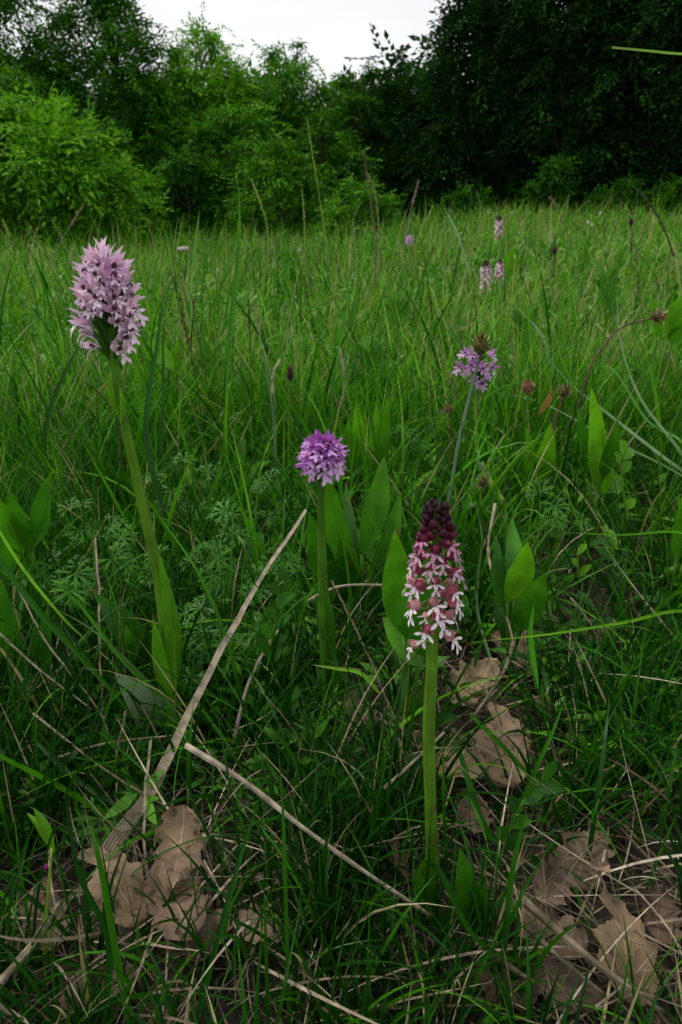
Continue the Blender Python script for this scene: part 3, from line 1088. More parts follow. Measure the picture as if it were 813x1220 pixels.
def orient(pos, out, up, size, roll=0.0):
    y = Vector(nrm(out))
    z = Vector(up) - y * y.dot(Vector(up))
    if z.length < 1e-3:
        z = Vector((0, 0, 1)) - y * y.z + Vector((0.01, 0, 0))
    z.normalize()
    x = y.cross(z)
    m = Matrix((x, y, z)).transposed() @ Matrix.Rotation(roll, 3, 'Y')
    return Matrix.Translation(Vector(pos)) @ m.to_4x4() @ Matrix.Scale(size, 4)


def floret(root, pos, out, up, size, hood, lip, hc, lc, attach=None, ov_r=0.0011, ov_tint=0.4, roll=0.0, name='floret', lip_s=1.0):
    b = np.array(root.location)
    o = link(name, hood, root, color=hc)
    o.matrix_local = orient(np.asarray(pos) - b, out, up, size, roll)
    if lip is not None:
        l = link('lip', lip, o, color=lc)
        l.scale = (lip_s,) * 3
    if attach is not None:
        mb = MB()
        a = np.asarray(attach)
        C = spline([a, a + (np.asarray(pos) - a) * .45 + np.array([0, 0, .2]) * np.linalg.norm(np.asarray(pos) - a), pos], 5)
        tube(mb, C, [ov_r * .6, ov_r, ov_r * 1.25, ov_r, ov_r * .6], 6, tint=ov_tint)
        link('ovary', mb.mesh('ovary', M_STEM, origin=b), root)
    return o


def mixc(a, b, t):
    t = max(0, min(1, t))
    return tuple(a[i] * (1 - t) + b[i] * t for i in range(3))


def jit(c, s=.12):
    k = 1 + random.uniform(-s, s)
    return tuple(max(0, v * k * (1 + random.uniform(-.04, .04))) for v in c)


def stem_part(root, pts, wpx, n=40, tint=.5, seg=10, mat=M_STEM, name='stem', knot=None):
    C, s = pixpath(pts, n)
    R = np.interp(np.linspace(0, 1, n), np.linspace(0, 1, len(wpx)), wpx) * s * .5
    C[:, 0] += np.sin(np.linspace(0, 9, n)) * R * .12
    mb = MB()
    tt = tint if np.ndim(tint) == 0 else np.interp(np.linspace(0, 1, n), np.linspace(0, 1, len(tint)), tint)
    tube(mb, C, R, seg, tint=tt)
    o = link(name, mb.mesh(name, mat, origin=root.location), root)
    return C, R, o


def leaf_shape(n, sh=.85, base=.25, power=.9):
    t = np.linspace(0, 1, n)
    w = np.sin(math.pi * np.clip(t, 0, 1) ** sh) ** power
    w = np.maximum(w, base * (1 - t) ** 2)
    w[-1] = 0.015
    return w


def leaf_px(root, pts, wpx, normal=(0, -1, .35), mat=None, tint=.5, name='leaf', rows=16, cols=7, fold=.28, wave=.04, curl=0.0, sh=.85, base=.25, power=.9, label=None):
    C, s = pixpath(pts, rows)
    W = leaf_shape(rows, sh, base, power) * wpx * .5 * s.mean()
    mb = MB()
    sheet(mb, C, W, normal, cols, fold=fold, wave=wave, tint=np.clip(tint + np.linspace(-.08, .12, rows), 0, 1), curl=curl, seed=random.uniform(0, 6))
    o = link(name, mb.mesh(name, mat or M_BROAD, origin=root.location), root)
    if label:
        o['label'] = label
    return o


GO = 'orchids in bloom'


# --- the burnt-tip orchid in focus
def burnt_orchid(pts, wpx, spike_from, count, buds, label, size=.0112, detail=True, rad=.0088, top_r=.42, pale=0.0, seed=1, axis_r=.002, tipdark=False):
    rnd = random.Random(seed)
    b = P(*pts[0])[0]
    b[2] = min(b[2], float(ground_z(b[0], b[1])))
    root = thing('orchid', b, label, 'orchid', GO)
    C, R, _ = stem_part(root, pts, wpx, n=60, tint=[.25, .45, .62, .7, .55, .3])
    n = len(C)
    i0 = int(spike_from * (n - 1))
    axis = C[i0:]
    ln = len(axis)
    ax_dir = nrm(axis[-1] - axis[0])
    X = nrm(np.cross(ax_dir, (0, 1, 0)))
    Yv = np.cross(ax_dir, X)
    for i in range(count):
        no = count - buds
        if i < no:
            s = .80 * (i / no) ** .60
        else:
            s = .76 + .24 * ((i - no) / max(1, buds - 1)) ** .9
        f = s * (ln - 1)
        k = min(int(f), ln - 2)
        A = axis[k] + (axis[k + 1] - axis[k]) * (f - k)
        a = i * 2.39996 + rnd.uniform(-.25, .25)
        d = X * math.cos(a) + Yv * math.sin(a)
        prof = 1 if s < .62 else 1 - (1 - top_r) * ((s - .62) / .38) ** 1.5
        prof *= .88 + .12 * min(1, s * 4)
        isbud = i >= count - buds
        out = nrm(d + ax_dir * (.05 if not isbud else .25 + .9 * max(0, s - .8) * 4))
        pos = A + d * rad * prof * rnd.uniform(.78, 1.15)
        if isbud:
            q = (i - (count - buds)) / max(1, buds)
            hc = mixc((.13, .014, .042), (.026, .003, .010), q * 1.5)
            if tipdark:
                hc = (.05, .006, .015)
            floret(root, pos, out, ax_dir, size * (.86 - .26 * q) * rnd.uniform(.72, 1.18), BUD, None, jit(hc, .25), None, attach=None, roll=rnd.uniform(-.2, .2), name='bud')
        else:
            q = i / (count - buds)
            hc = mixc((.50, .12, .18), (.15, .014, .048), q * 1.25 - .05)
            if q < .35 and rnd.random() < .5:
                hc = mixc(hc, (.62, .38, .33), .5)
            if tipdark:
                q *= .35
            lc = mixc((.90, .84, .86), (.62, .24, .42), max(0, q - .22) * 1.3)
            hc = mixc(hc, (.75, .55, .6), pale)
            floret(root, pos, out, ax_dir, size * rnd.uniform(.82, 1.15) * (1.05 - .18 * q), HOOD_BALL, LIP_MAN, jit(hc, .15), jit(lc, .06),
                   attach=A if detail else None, ov_r=size * .07, ov_tint=.7, roll=rnd.uniform(-.6, .6))
    # core that closes the spike
    return root, C, R


r3, C3, R3 = burnt_orchid([(516, 1120, .292), (515, 1050, .298), (513, 960, .305), (512, 870, .308), (515, 790, .310), (517, 700, .312), (521, 600, .314)],
                          [17, 18, 14, 15, 14, 11, 7], .725, 80, 42,
                          'burnt-tip orchid with dark crimson buds above spotted white flowers, nearest to the camera', seed=2, rad=.0090)
leaf_px(r3, [(505, 1130, .290), (503, 1070, .290), (513, 1012, .296)], 30, normal=(-.3, -1, .1), tint=.55, name='sheath_leaf', fold=-.5, base=1.0)
leaf_px(r3, [(524, 1150, .285), (528, 1110, .288), (526, 1070, .294)], 18, normal=(.4, -1, .1), tint=.65, name='sheath_leaf', fold=-.4, base=1.0)

# --- the tall lilac one
p1 = [(208, 905, .44), (206, 850, .445), (200, 770, .45), (190, 690, .452), (177, 630, .452), (162, 560, .45), (148, 500, .448), (137, 440, .446), (130, 370, .446), (121, 300, .448)]
b1 = P(*p1[0])[0]
b1[2] = float(ground_z(b1[0], b1[1]))
r1 = thing('orchid', b1, 'tall orchid with a big pale lilac flower head on a thick leaning green stem', 'orchid', GO)
C1, R1, _ = stem_part(r1, p1, [18, 19, 18, 15, 12.5, 11.5, 11, 10.5, 9, 3], n=70, tint=[.3, .45, .6, .6, .65, .6, .55, .5, .25, .25])
leaf_px(r1, [(206, 880, .43), (190, 800, .435), (183, 735, .44)], 22, normal=(-.3, -1, .1), mat=M_BROAD, tint=.75, name='sheath_leaf', fold=-.45, base=1)
leaf_px(r1, [(203, 850, .437), (207, 760, .44), (189, 655, .446)], 20, normal=(.3, -1, .1), tint=.7, name='sheath_leaf', fold=-.5, base=1)
leaf_px(r1, [(138, 500, .444), (133, 470, .442), (128, 445, .442)], 7, normal=(-.4, -1, .1), tint=.8, name='bract', rows=8, cols=3)
leaf_px(r1, [(144, 505, .443), (146, 480, .441), (143, 460, .441)], 6, normal=(.4, -1, .1), tint=.8, name='bract', rows=8, cols=3)
rnd = random.Random(5)
LILAC, LILAC2 = (.76, .46, .68), (.94, .76, .86)
TOPS = []
for ring, (py, rpx, num, ph) in enumerate([(311, 7, 3, .3), (319, 19, 5, .1), (330, 26, 7, .6), (343, 31, 8, .2), (356, 33, 8, .9), (369, 35, 7, .45), (381, 32, 3, .1)]):
    for k in range(num):
        TOPS.append((py, rpx, (k + ph) / num * 2 * math.pi, .9))
axt = nrm(P(121, 292, .448)[0] - P(137, 440, .446)[0])
X1 = nrm(np.cross(axt, (0, 1, 0)))
Y1 = np.cross(axt, X1)


def axis1(py):
    px = np.interp(py, [290, 300, 370, 440], [121, 122, 128, 137])
    return P(px, py, .447)[0]


for py, rpx, a, sz in TOPS:
    pm = .46 / FPX
    d = X1 * math.cos(a) + Y1 * math.sin(a)
    pos = axis1(py + rnd.uniform(-3, 3)) + d * rpx * pm * rnd.uniform(.70, 1.10) * 0.66
    A = axis1(min(436, py + rpx * 1.35 + 12))
    out = nrm(d + axt * np.interp(py, [298, 320, 380], [1.2, .55, .1]))
    t = rnd.random()
    floret(r1, pos, out, axt, rnd.uniform(.0125, .0160), HOOD_STAR, LIP_STAR, jit(mixc(LILAC, LILAC2, t)), jit(mixc(LILAC2, (.90, .78, .88), t), .05), attach=A, ov_r=.0014,
           ov_tint=.1, roll=rnd.uniform(-.9, .9), lip_s=rnd.uniform(.55, .85))
for px, py, ox in [(106, 392, -1), (98, 386, -1), (116, 415, -1), (110, 398, -.8), (152, 395, 1), (147, 405, .9), (157, 372, 1), (150, 378, .8), (141, 418, .6)]:
    pos = P(px, py, .44)[0]
    floret(r1, pos, (ox, -.45, .15), axt, .0145, HOOD_STAR, LIP_STAR, jit(mixc(LILAC, LILAC2, rnd.random())), jit(LILAC2, .05), attach=axis1(436), ov_r=.0014, ov_tint=.3, roll=rnd.uniform(-.6, .6))

# --- the round violet one
p2 = [(390, 870, .49), (388, 800, .492), (386, 720, .495), (384, 640, .497), (382, 585, .498), (383, 545, .498)]
b2 = P(*p2[0])[0]
b2[2] = float(ground_z(b2[0], b2[1]))
r2 = thing('orchid', b2, 'orchid with a round violet flower head on a slim straight stem', 'orchid', GO)
C2, R2, _ = stem_part(r2, p2, [16, 15, 13, 10, 7, 7], n=50, tint=[.2, .3, .5, .4, .2, .2])
leaf_px(r2, [(393, 870, .485), (394, 760, .488), (386, 690, .492)], 15, normal=(.2, -1, .1), tint=.45, name='sheath_leaf', fold=-.5, base=1)
leaf_px(r2, [(388, 880, .48), (401, 830, .478), (398, 770, .48)], 16, normal=(.2, -1, .1), tint=.3, name='leaf', fold=.3)
c2 = P(385, 544, .498)[0]
rnd = random.Random(8)
N2 = 40
for i in range(N2):
    z = 1 - (i + .5) / N2 * 1.72
    rr = math.sqrt(max(0, 1 - z * z))
    a = i * 2.39996
    d = np.array([rr * math.cos(a), rr * math.sin(a), z])
    q = (z + 1) / 2
    sz = .0138 if z < .6 else .0115
    pos = c2 + d * np.array([.0095, .0095, .0125]) * rnd.uniform(.7, 1.2)
    hc = mixc((.62, .26, .72), (.42, .09, .46), max(0, q - .45) * 1.9)
    lc = mixc((.80, .54, .84), (.60, .22, .62), max(0, q - .5) * 1.6)
    floret(r2, pos, nrm(d + np.array([rnd.uniform(-.3, .3), -.05, .25 + rnd.uniform(-.3, .3)])), (0, 0, 1), sz * rnd.uniform(.8, 1.3), HOOD_STAR, LIP_STAR, jit(hc), jit(lc, .06), attach=c2 + np.array([0, 0, -.006]), ov_r=.0008,
           ov_tint=.1, roll=rnd.uniform(-.5, .5))

# --- the sparse one behind the seed head
p4 = [(604, 640, .74), (598, 600, .78), (583, 570, .84), (570, 540, .90), (567, 500, .93), (568, 460, .95), (569, 428, .95)]
b4 = P(*p4[0])[0]
b4[2] = float(ground_z(b4[0], b4[1]))
r4 = thing('orchid', b4, 'thin orchid with a few loose violet flowers half hidden by a brown seed head', 'orchid', GO)
C4, R4, _ = stem_part(r4, p4, [8, 9, 8, 6, 5, 5, 3], n=44, tint=[.5, .95, .9, .5, .4, .3])
leaf_px(r4, [(585, 575, .83), (574, 562, .84), (566, 540, .85)], 8, normal=(0, -1, .1), mat=M_SILVER, tint=.9, name='bract', rows=8, cols=3)
rnd = random.Random(4)
for px, py, ox, oz in [(555, 422, -1, .5), (564, 424, -.3, .5), (568, 434, 0, .1), (574, 440, .3, 0), (562, 436, -.3, 0), (549, 438, -1, 0), (557, 441, -.5, -.3), (578, 447, 1, 0), (573, 456, .5, -.5), (584, 440, 1, .3), (584, 424, .9, .3), (567, 452, -.2, -.4)]:
    pos = P(px, py, .925)[0]
    floret(r4, pos, (ox, -.8, oz), (0, 0, 1), rnd.uniform(.014, .0185), HOOD_STAR, LIP_STAR, jit((.60, .26, .64)), jit((.82, .52, .84), .08), attach=P(568, py + 12, .95)[0], ov_r=.0015, ov_tint=.2, roll=rnd.uniform(-.9, .9))

# --- distant burnt-tip orchids
for pts, lab, sd, pl in [  # far spikes
        ([(574, 440, 1.52), (577, 395, 1.55), (578, 350, 1.58), (579, 310, 1.60)], 'slender burnt-tip orchid far off, the longer spike of the pair level with each other', 11, .35),
        ([(594, 400, 1.92), (596, 360, 1.95), (595, 335, 1.97), (596, 309, 2.0)], 'short pink burnt-tip spike far off, just beside a longer one', 12, .25),
        ([(594, 370, 2.3), (595, 320, 2.35), (595, 285, 2.38), (595, 258, 2.4)], 'burnt-tip orchid standing farthest up the slope of all the spikes', 13, .3)]:
    k = pts[-1][2]
    sp = (pts[-2][1] - pts[-1][1])
    burnt_orchid(pts, [4, 3.6, 3, 2], .68, 52, 21, lab, size=.0120 * (k / 1.9) ** .6, detail=False, rad=.0070, seed=sd, tipdark=True, pale=pl)
p8 = [(489, 330, 3.15), (488, 305, 3.18), (488, 290, 3.2)]
b8 = P(*p8[0])[0]
b8[2] = float(ground_z(b8[0], b8[1]))
r8 = thing('orchid', b8, 'tiny pink orchid head out in the deep grass, below the small bright bush', 'orchid', GO)
stem_part(r8, p8, [3, 2.5, 2], n=12)
c8 = P(488, 287, 3.2)[0]
rnd = random.Random(9)
for i in range(22):
    z = 1 - (i + .5) / 11
    rr = math.sqrt(max(0, 1 - z * z))
    a = i * 2.4
    d = np.array([rr * math.cos(a), rr * math.sin(a), z])
    floret(r8, c8 + d * np.array([.010, .010, .017]), d + np.array([0, 0, .2]), (0, 0, 1), .014, HOOD_STAR, LIP_STAR, jit((.66, .42, .66)), jit((.72, .55, .74)), roll=rnd.uniform(-.4, .4))

# ------------------------------------------------------------------ broad-leaved plants
GB = 'plants with broad ribbed leaves'


def broad_plant(base, leaves, label, Y, mat=None):
    b = P(base[0], base[1], Y)[0]
    b[2] = float(ground_z(b[0], b[1]))
    root = thing('broadleaf_plant', b, label, 'plant', GB)
    for lf in leaves:
        (bx, by), (tx, ty), w = lf[0], lf[1], lf[2]
        tint = lf[3] if len(lf) > 3 else .5
        kx = lf[4] if len(lf) > 4 else 0
        dy = lf[5] if len(lf) > 5 else random.uniform(-.04, .02)
        mx, my = (bx + tx) / 2 + kx, (by + ty) / 2
        nx = .5 * (1 if tx > bx else -1)
        leaf_px(root, [(bx, by, Y), (mx, my, Y + dy * .3), (tx, ty, Y + dy)], w * 1.02, normal=(-nx * .7, -1, .45), tint=min(1, tint * .9 + .14), mat=mat, fold=random.uniform(.22, .4))
        # short stalk down to the root
        C = spline([np.array(root.location), P(bx, by + 12, Y)[0] * .5 + np.array(root.location) * .5, P(bx, by, Y)[0]], 6)
        mb = MB()
        tube(mb, C, w * .06 * Y / FPX + .0006, 6, tint=.4)
        link('leaf_stalk', mb.mesh('leaf_stalk', M_STEM, origin=root.location), root)
    return root


broad_plant((25, 740), [((28, 688), (2, 596), 52, .45, -4), ((40, 650), (60, 566), 34, .35, 6), ((30, 650), (12, 586), 22, .3), ((0, 720), (-35, 620), 50, .4)], 'broad-leaved plant with big oval leaves cut off by the picture edge', .56)
broad_plant((20, 900), [((22, 850), (2, 690), 44, .25, -6), ((30, 850), (58, 722), 36, .2, 8), ((10, 860), (-25, 760), 40, .25)], 'dark broad-leaved plant low beneath the big oval leaves', .47)
broad_plant((430, 775), [((432, 735), (392, 566), 42, .42, -14), ((425, 740), (368, 610), 34, .22, -12), ((432, 660), (458, 543), 30, .5, 6), ((440, 700), (478, 586), 22, .45, 6),
                         ((436, 730), (492, 640), 26, .2, 6), ((425, 750), (404, 640), 34, .12, -3), ((445, 740), (470, 650), 24, .15), ((418, 750), (396, 655), 18, .3, -4, .03), ((440, 690), (446, 590), 16, .65, 3, .05), ((428, 700), (412, 575), 18, .2, -3, .06), ((448, 715), (498, 672), 16, .35, 4, -.03), ((420, 760), (372, 690), 20, .1, -4, -.04), ((450, 760), (488, 700), 18, .1, 4, -.05)], 'large clump of upright ribbed leaves just behind the round violet orchid', .62)
broad_plant((438, 610), [((432, 575), (424, 478), 20, .65), ((440, 580), (450, 482), 17, .7, 3), ((446, 580), (462, 472), 14, .55, 4), ((428, 580), (414, 500), 16, .5)], 'upright light green leaf tuft beyond the ribbed clump', .86)
broad_plant((485, 815), [((487, 760), (470, 632), 44, .45, -8), ((482, 752), (470, 682), 36, .95, -4), ((512, 792), (456, 735), 42, .6, 2), ((500, 780), (510, 660), 36, .3)], 'plant with wide bright leaves directly behind the burnt-tip orchid', .43)
broad_plant((612, 775), [((608, 738), (592, 640), 22, .2, -7, .02), ((612, 712), (610, 616), 26, .42, 0, .05), ((604, 716), (629, 645), 30, .85, 6, -.03), ((614, 752), (650, 682), 34, .4, 2, -.06), ((610, 770), (590, 700), 22, .15, -3, .03)],
            'four-leaved plant with pointed oval leaves above the oak leaf litter', .52)
broad_plant((712, 600), [((712, 588), (704, 462), 30, .85), ((714, 575), (736, 498), 18, .4, 4), ((703, 575), (688, 486), 18, .35), ((720, 588), (722, 540), 20, .8)], 'tall narrow leaf pair lit yellow-green, under the bent brown seed stalk', .78)
broad_plant((636, 600), [((636, 585), (657, 503), 22, .8, 4), ((632, 585), (627, 508), 18, .55)], 'small plant of two light leaves between the sparse orchid and the tall leaf pair', .82)
broad_plant((806, 680), [((806, 668), (813, 588), 22, .45, 3), ((815, 670), (840, 600), 22, .4)], 'dark upright leaf plant cut off by the picture edge above the bare soil', .62)
broad_plant((205, 450), [((208, 442), (182, 404), 20, .9, -2), ((212, 445), (214, 398), 12, .6)], 'light leaf standing just past the stem of the tall lilac orchid', 1.02)
broad_plant((790, 412), [((788, 405), (772, 350), 16, .6), ((795, 405), (812, 352), 18, .7), ((800, 410), (822, 372), 20, .6)], 'bright leafy plant close to the bent brown seed stalk tip', 1.15)
broad_plant((600, 250 + 60), [((600, 330), (612, 295), 12, .8), ((604, 332), (625, 305), 10, .7)], 'small light leaf pair far out in the grass beyond the burnt-tip pair', 2.1)
broad_plant((195, 890), [((196, 888), (138, 802), 42, .7, 12, -.02)], 'single silvery leaf lying back at the foot of the tall lilac orchid', .44, mat=M_SILVER)
broad_plant((180, 815), [((178, 800), (112, 706), 36, .15, 10), ((170, 810), (150, 745), 20, .2)], 'dark leaf pair leaning away from the foot of the tall lilac orchid', .49)
broad_plant((555, 1130), [((556, 1110), (548, 1010), 30, .12), ((560, 1110), (580, 1050), 22, .18)], 'dark blue-green leaf pair beside the base of the burnt-tip orchid', .285)
broad_plant((280, 560), [((282, 575), (291, 520), 16, .5), ((278, 575), (262, 530), 14, .4), ((285, 580), (300, 548), 14, .45)], 'small leaf tuft in the open grass between the two purple orchids', .9)


# ------------------------------------------------------------------ cranesbill and small leafy herbs
def mesh_cranesbill():
    out = []
    for sd in range(3):
        rg = random.Random(sd)
        mb = MB()
        for k in range(7):
            a = math.radians(-120 + 40 * k + rg.uniform(-5, 5))
            l = 1.0 - .18 * abs(k - 3) / 3 + rg.uniform(-.08, .08)
            d = np.array([math.sin(a), math.cos(a), 0])
            tipz = rg.uniform(-.12, .10)
            petal(mb, (0, 0, 0), d * l + np.array([0, 0, tipz]), .075, (0, 0, 1), tint=rg.uniform(.3, .65), rows=6, bow=.08, sh=1.3, fold=.3)
            for s in (-1, 1):
                e = math.radians(34) * s
                d2 = np.array([math.sin(a + e), math.cos(a + e), 0])
                petal(mb, d * l * .48 + np.array([0, 0, .06]), d * l * .48 + d2 * l * .38 + np.array([0, 0, tipz * .5]), .05, (0, 0, 1), tint=rg.uniform(.3, .65), rows=4, bow=.05, sh=1.2, fold=.3)
        out.append(mb.mesh('leaf', [M_HERB]))
    return out


CB = mesh_cranesbill()


def cranesbill(px, py, Y, label, n=8, size=.021, spread=.042, h=.05, seed=0, tint=0):
    rg = random.Random(seed + 100)
    top, _ = P(px, py, Y)
    gz = float(ground_z(top[0], top[1]))
    root = thing('cranesbill', (top[0], top[1], gz), label, 'plant', 'cranesbill plants with finger-cut leaves')
    H = max(.02, top[2] - gz)
    for i in range(n):
        a = rg.uniform(0, 6.28)
        r = spread * rg.uniform(.2, 1)
        q = np.array([r * math.cos(a), r * math.sin(a) * .8, H * rg.uniform(.45, 1.05)])
        o = link('leaf', CB[i % 3], root)
        nrmv = nrm((math.cos(a) * .4 + rg.uniform(-.3, .3), -.45 + rg.uniform(-.3, .3), 1))
        yv = nrm((math.cos(a), math.sin(a), .1))
        yv = nrm(yv - nrmv * np.dot(yv, nrmv))
        xv = np.cross(yv, nrmv)
        m = Matrix((Vector(xv), Vector(yv), Vector(nrmv))).transposed().to_4x4()
        o.matrix_local = Matrix.Translation(Vector(q)) @ m @ Matrix.Scale(size * rg.uniform(.7, 1.2), 4)
        mb = MB()
        tube(mb, spline([(0, 0, 0), (q[0] * .3, q[1] * .3, q[2] * .6), q], 6), .0006, 5, tint=.5)
        link('leaf_stalk', mb.mesh('leaf_stalk', M_STEM), root)


for i, (px, py, Y, n, lab) in enumerate([
        (230, 655, .58, 10, 'cranesbill with finger-cut leaves filling the space beside the thick stem of the tall lilac orchid'),
        (285, 610, .66, 9, 'cranesbill tuft halfway between the thick stem and the long dead straw'),
        (270, 700, .52, 8, 'darker cranesbill under the upper end of the long dead straw'),
        (120, 655, .58, 9, 'cranesbill with starry leaf tips beyond the big oval leaves'),
        (90, 610, .66, 8, 'pale-tipped cranesbill above the big oval leaves'),
        (75, 685, .54, 7, 'cranesbill reaching over the dark broad-leaved plant'),
        (330, 560, .78, 8, 'cranesbill to the side of the round violet orchid, high in the sward'),
        (215, 560, .76, 8, 'cranesbill behind the bend of the thick leaning stem'),
        (130, 950, .37, 7, 'small cranesbill in the gap next to the wide end of the long dead straw'),
        (95, 965, .36, 6, 'little cranesbill beside the vetch with the purple tip'),
        (320, 660, .6, 7, 'cranesbill between the long dead straw and the round violet orchid'),
        (650, 600, .68, 7, 'blue-green cranesbill behind the four-leaved plant'),
        (250, 770, .47, 7, 'low cranesbill in shade beside the long dead straw'),
        (470, 520, .9, 7, 'round-leaved herb light green, beyond the ribbed clump')]):
    cranesbill(px, py, Y, lab, n=n + 1, seed=i)


def sprig(path, label, leaves, lw=9, ll=26, mat=M_HERB, stemmat=M_STEM, stint=.6, tint=.4, seed=0, sw=2.4, name='herb_sprig', group='leafy sprigs', ang=.7):
    """trailing stem with paired leaflets"""
    rg = random.Random(seed)
    C, s = pixpath(path, 30)
    b = C[0].copy()
    root = thing(name, b, label, 'plant', group)
    mb = MB()
    tube(mb, C, np.linspace(sw, sw * .5, 30) * s * .5, 6, tint=stint)
    link('stem', mb.mesh('stem', stemmat, origin=b), root)
    T, S, Nn = frames(C, (0, 1, .2))
    for i in range(leaves):
        f = .12 + .86 * i / max(1, leaves - 1)
        k = min(28, int(f * 29))
        sg = 1 if i % 2 else -1
        d = nrm(T[k] * ang + S[k] * sg * .8 + np.array([0, -.2 + rg.uniform(-.3, .3), .35]))
        l = ll * s[k] * rg.uniform(.7, 1.15)
        A = C[k]
        tip = A + d * l
        mid = (A + tip) / 2 + np.array([0, 0, .12 * l])
        m2 = MB()
        sheet(m2, spline([A, mid, tip], 9), leaf_shape(9, .9, .12) * lw * s[k] * .5, (rg.uniform(-.4, .4), -1, .8), 5, fold=.25, tint=tint + rg.uniform(-.12, .15))
        link('leaflet', m2.mesh('leaflet', mat, origin=b), root)
    return root


sprig([(372, 960, .41), (374, 920, .41), (378, 875, .41)], 'upright sprig of narrow grey-green leaflets between the fallen straw and the round violet orchid', 9, 10, 32, seed=1, tint=.6)
sprig([(318, 800, .46), (325, 760, .46), (333, 705, .46)], 'sprig with oval dark leaflets next to the curved yellow stalk', 8, 14, 32, seed=2, tint=.3)
sprig([(640, 985, .36), (672, 945, .37), (700, 925, .385), (745, 905, .40), (813, 845, .43)], 'trailing reddish-tipped stem with paired dark leaflets over the oak leaf litter', 7, 15, 36, stemmat=M_BROWNSTEM, stint=.95, seed=3, tint=.35, sw=4)
sprig([(600, 1040, .32), (660, 1010, .33), (720, 995, .345), (770, 1005, .35), (820, 1022, .35)], 'bowed brownish stem with upright leaflets crossing the litter corner', 9, 15, 32, stemmat=M_BROWNSTEM, stint=.9, seed=4, tint=.3, sw=3.6)
sprig([(585, 1080, .31), (600, 1010, .315), (620, 960, .32), (650, 930, .33)], 'dark herb with blunt leaflets rising beside the fallen oak leaves', 10, 16, 38, seed=5, tint=.15)
sprig([(8, 1000, .36), (12, 960, .36), (8, 900, .365)], 'little herb with oval leaflets at the picture edge above the fallen leaves', 8, 12, 26, seed=6, tint=.3)
sprig([(350, 800, .5), (352, 740, .5), (345, 690, .5)], 'dull leafy sprig in shade just before the round violet orchid stem', 8, 12, 26, seed=7, tint=.2)
sprig([(690, 690, .56), (688, 660, .56)], 'tiny white-tipped shoot alone on the bare soil', 3, 8, 20, seed=8, tint=.9)
sprig([(748, 620, .62), (740, 560, .62), (745, 540, .62)], 'small light herb on the rim of the bare soil', 6, 12, 20, seed=9, tint=.7)
for i, (px, py, Y, lab) in enumerate([(470, 360, 1.5, 'leafy green herb clump deep in the meadow below the small bright bush'),
                                      (720, 330, 1.7, 'leafy herb clump on the open slope beneath the dark trees'),
                                      (620, 380, 1.3, 'leafy herb standing beyond the sparse orchid'),
                                      (440, 420, 1.15, 'dark leafy herb beyond the ribbed leaf clump'),
                                      (250, 420, 1.15, 'leafy herb clump beyond the tall lilac orchid'),
                                      (760, 440, 1.0, 'leafy herb under the bent brown seed stalk')]):
    sprig([(px, py + 60, Y), (px + 4, py + 25, Y), (px + 2, py, Y)], lab, 12, 9, 30, seed=20 + i, tint=.6, name='meadow_herb', group='leafy herbs standing in the meadow')

# vetch with purple flower at the lower edge
b = P(57, 1215, .24)[0]
rv = thing('vetchling', b, 'pale vetch stalk carrying green pods and one small magenta flower', 'plant')
stem_part(rv, [(57, 1225, .24), (54, 1120, .26), (62, 1010, .28)], [3, 4.5, 3], n=20, tint=.9)
for pts in ([(64, 1015, .28), (50, 990, .285), (32, 968, .29)], [(64, 1012, .28), (52, 985, .282), (40, 962, .285)]):
    leaf_px(rv, pts, 13, mat=M_BROAD, tint=.95, name='pod', rows=10, cols=5, curl=.5, fold=0)
leaf_px(rv, [(58, 1215, .24), (40, 1180, .245), (22, 1120, .25)], 11, mat=M_BLUE, tint=.6, rows=10, cols=3)
leaf_px(rv, [(60, 1215, .24), (68, 1180, .245), (68, 1150, .25)], 9, mat=M_BLUE, tint=.6, rows=10, cols=3)
mbv = MB()
petal(mbv, (0, 0, 0), (.1, -.2, .9), .35, (0, -1, .2), rows=5)
petal(mbv, (0, 0, 0), (-.4, -.3, .6), .28, (0, -1, .2), rows=5)
petal(mbv, (0, 0, 0), (.4, -.3, .4), .26, (0, -1, .2), rows=5)
ov = link('petals', mbv.mesh('petals', M_PETAL), rv, color=(.50, .05, .40))
ov.location = P(57, 1034, .28)[0] - np.array(rv.location)
ov.scale = (.006,) * 3

# ------------------------------------------------------------------ seed heads
GS = 'seed heads on thin stalks'


def seed_head(path, wpx, head, label, mat=M_BROWNSTEM, stint=.3, rpx=9, cols=((.10, .05, .02), (.30, .22, .08)), stretch=1.0, seed=0, name='seed_head_stalk', scales=70, axis=(0, 0, 1)):
    rg = random.Random(seed)
    C, s = pixpath(path, 36)
    b = C[0].copy()
    b[2] = min(b[2], float(ground_z(b[0], b[1])))
    root = thing(name, b, label, 'seed head', GS)
    mb = MB()
    tube(mb, C, np.linspace(wpx, wpx * .7, 36) * s * .5, 7, tint=stint)
    link('stalk', mb.mesh('stalk', mat, origin=b), root)
    c = P(head[0], head[1], path[-1][2])[0]
    r = rpx * s[-1]
    m2 = MB()
    ball(m2, c, r * .72, axis, stretch, 10, 8, tint=.3)
    A = nrm(axis)
    for i in range(scales):
        z = 1 - (i + .5) / scales * 2
        q = math.sqrt(1 - z * z)
        a = i * 2.4
        X = nrm(np.cross(A, (.3, .9, .2)))
        Yv = np.cross(A, X)
        d = X * q * math.cos(a) + Yv * q * math.sin(a) + A * z
        p0 = c + (X * q * math.cos(a) + Yv * q * math.sin(a)) * r * .65 + A * z * r * .65 * stretch
        petal(m2, p0, p0 + nrm(d + A * .35) * r * rg.uniform(.3, .75), r * .17, A, tint=rg.random(), rows=4, bow=.1)
    link('seed_head', m2.mesh('seed_head', SEEDM[seed % len(SEEDM)], origin=b), root)
    return root


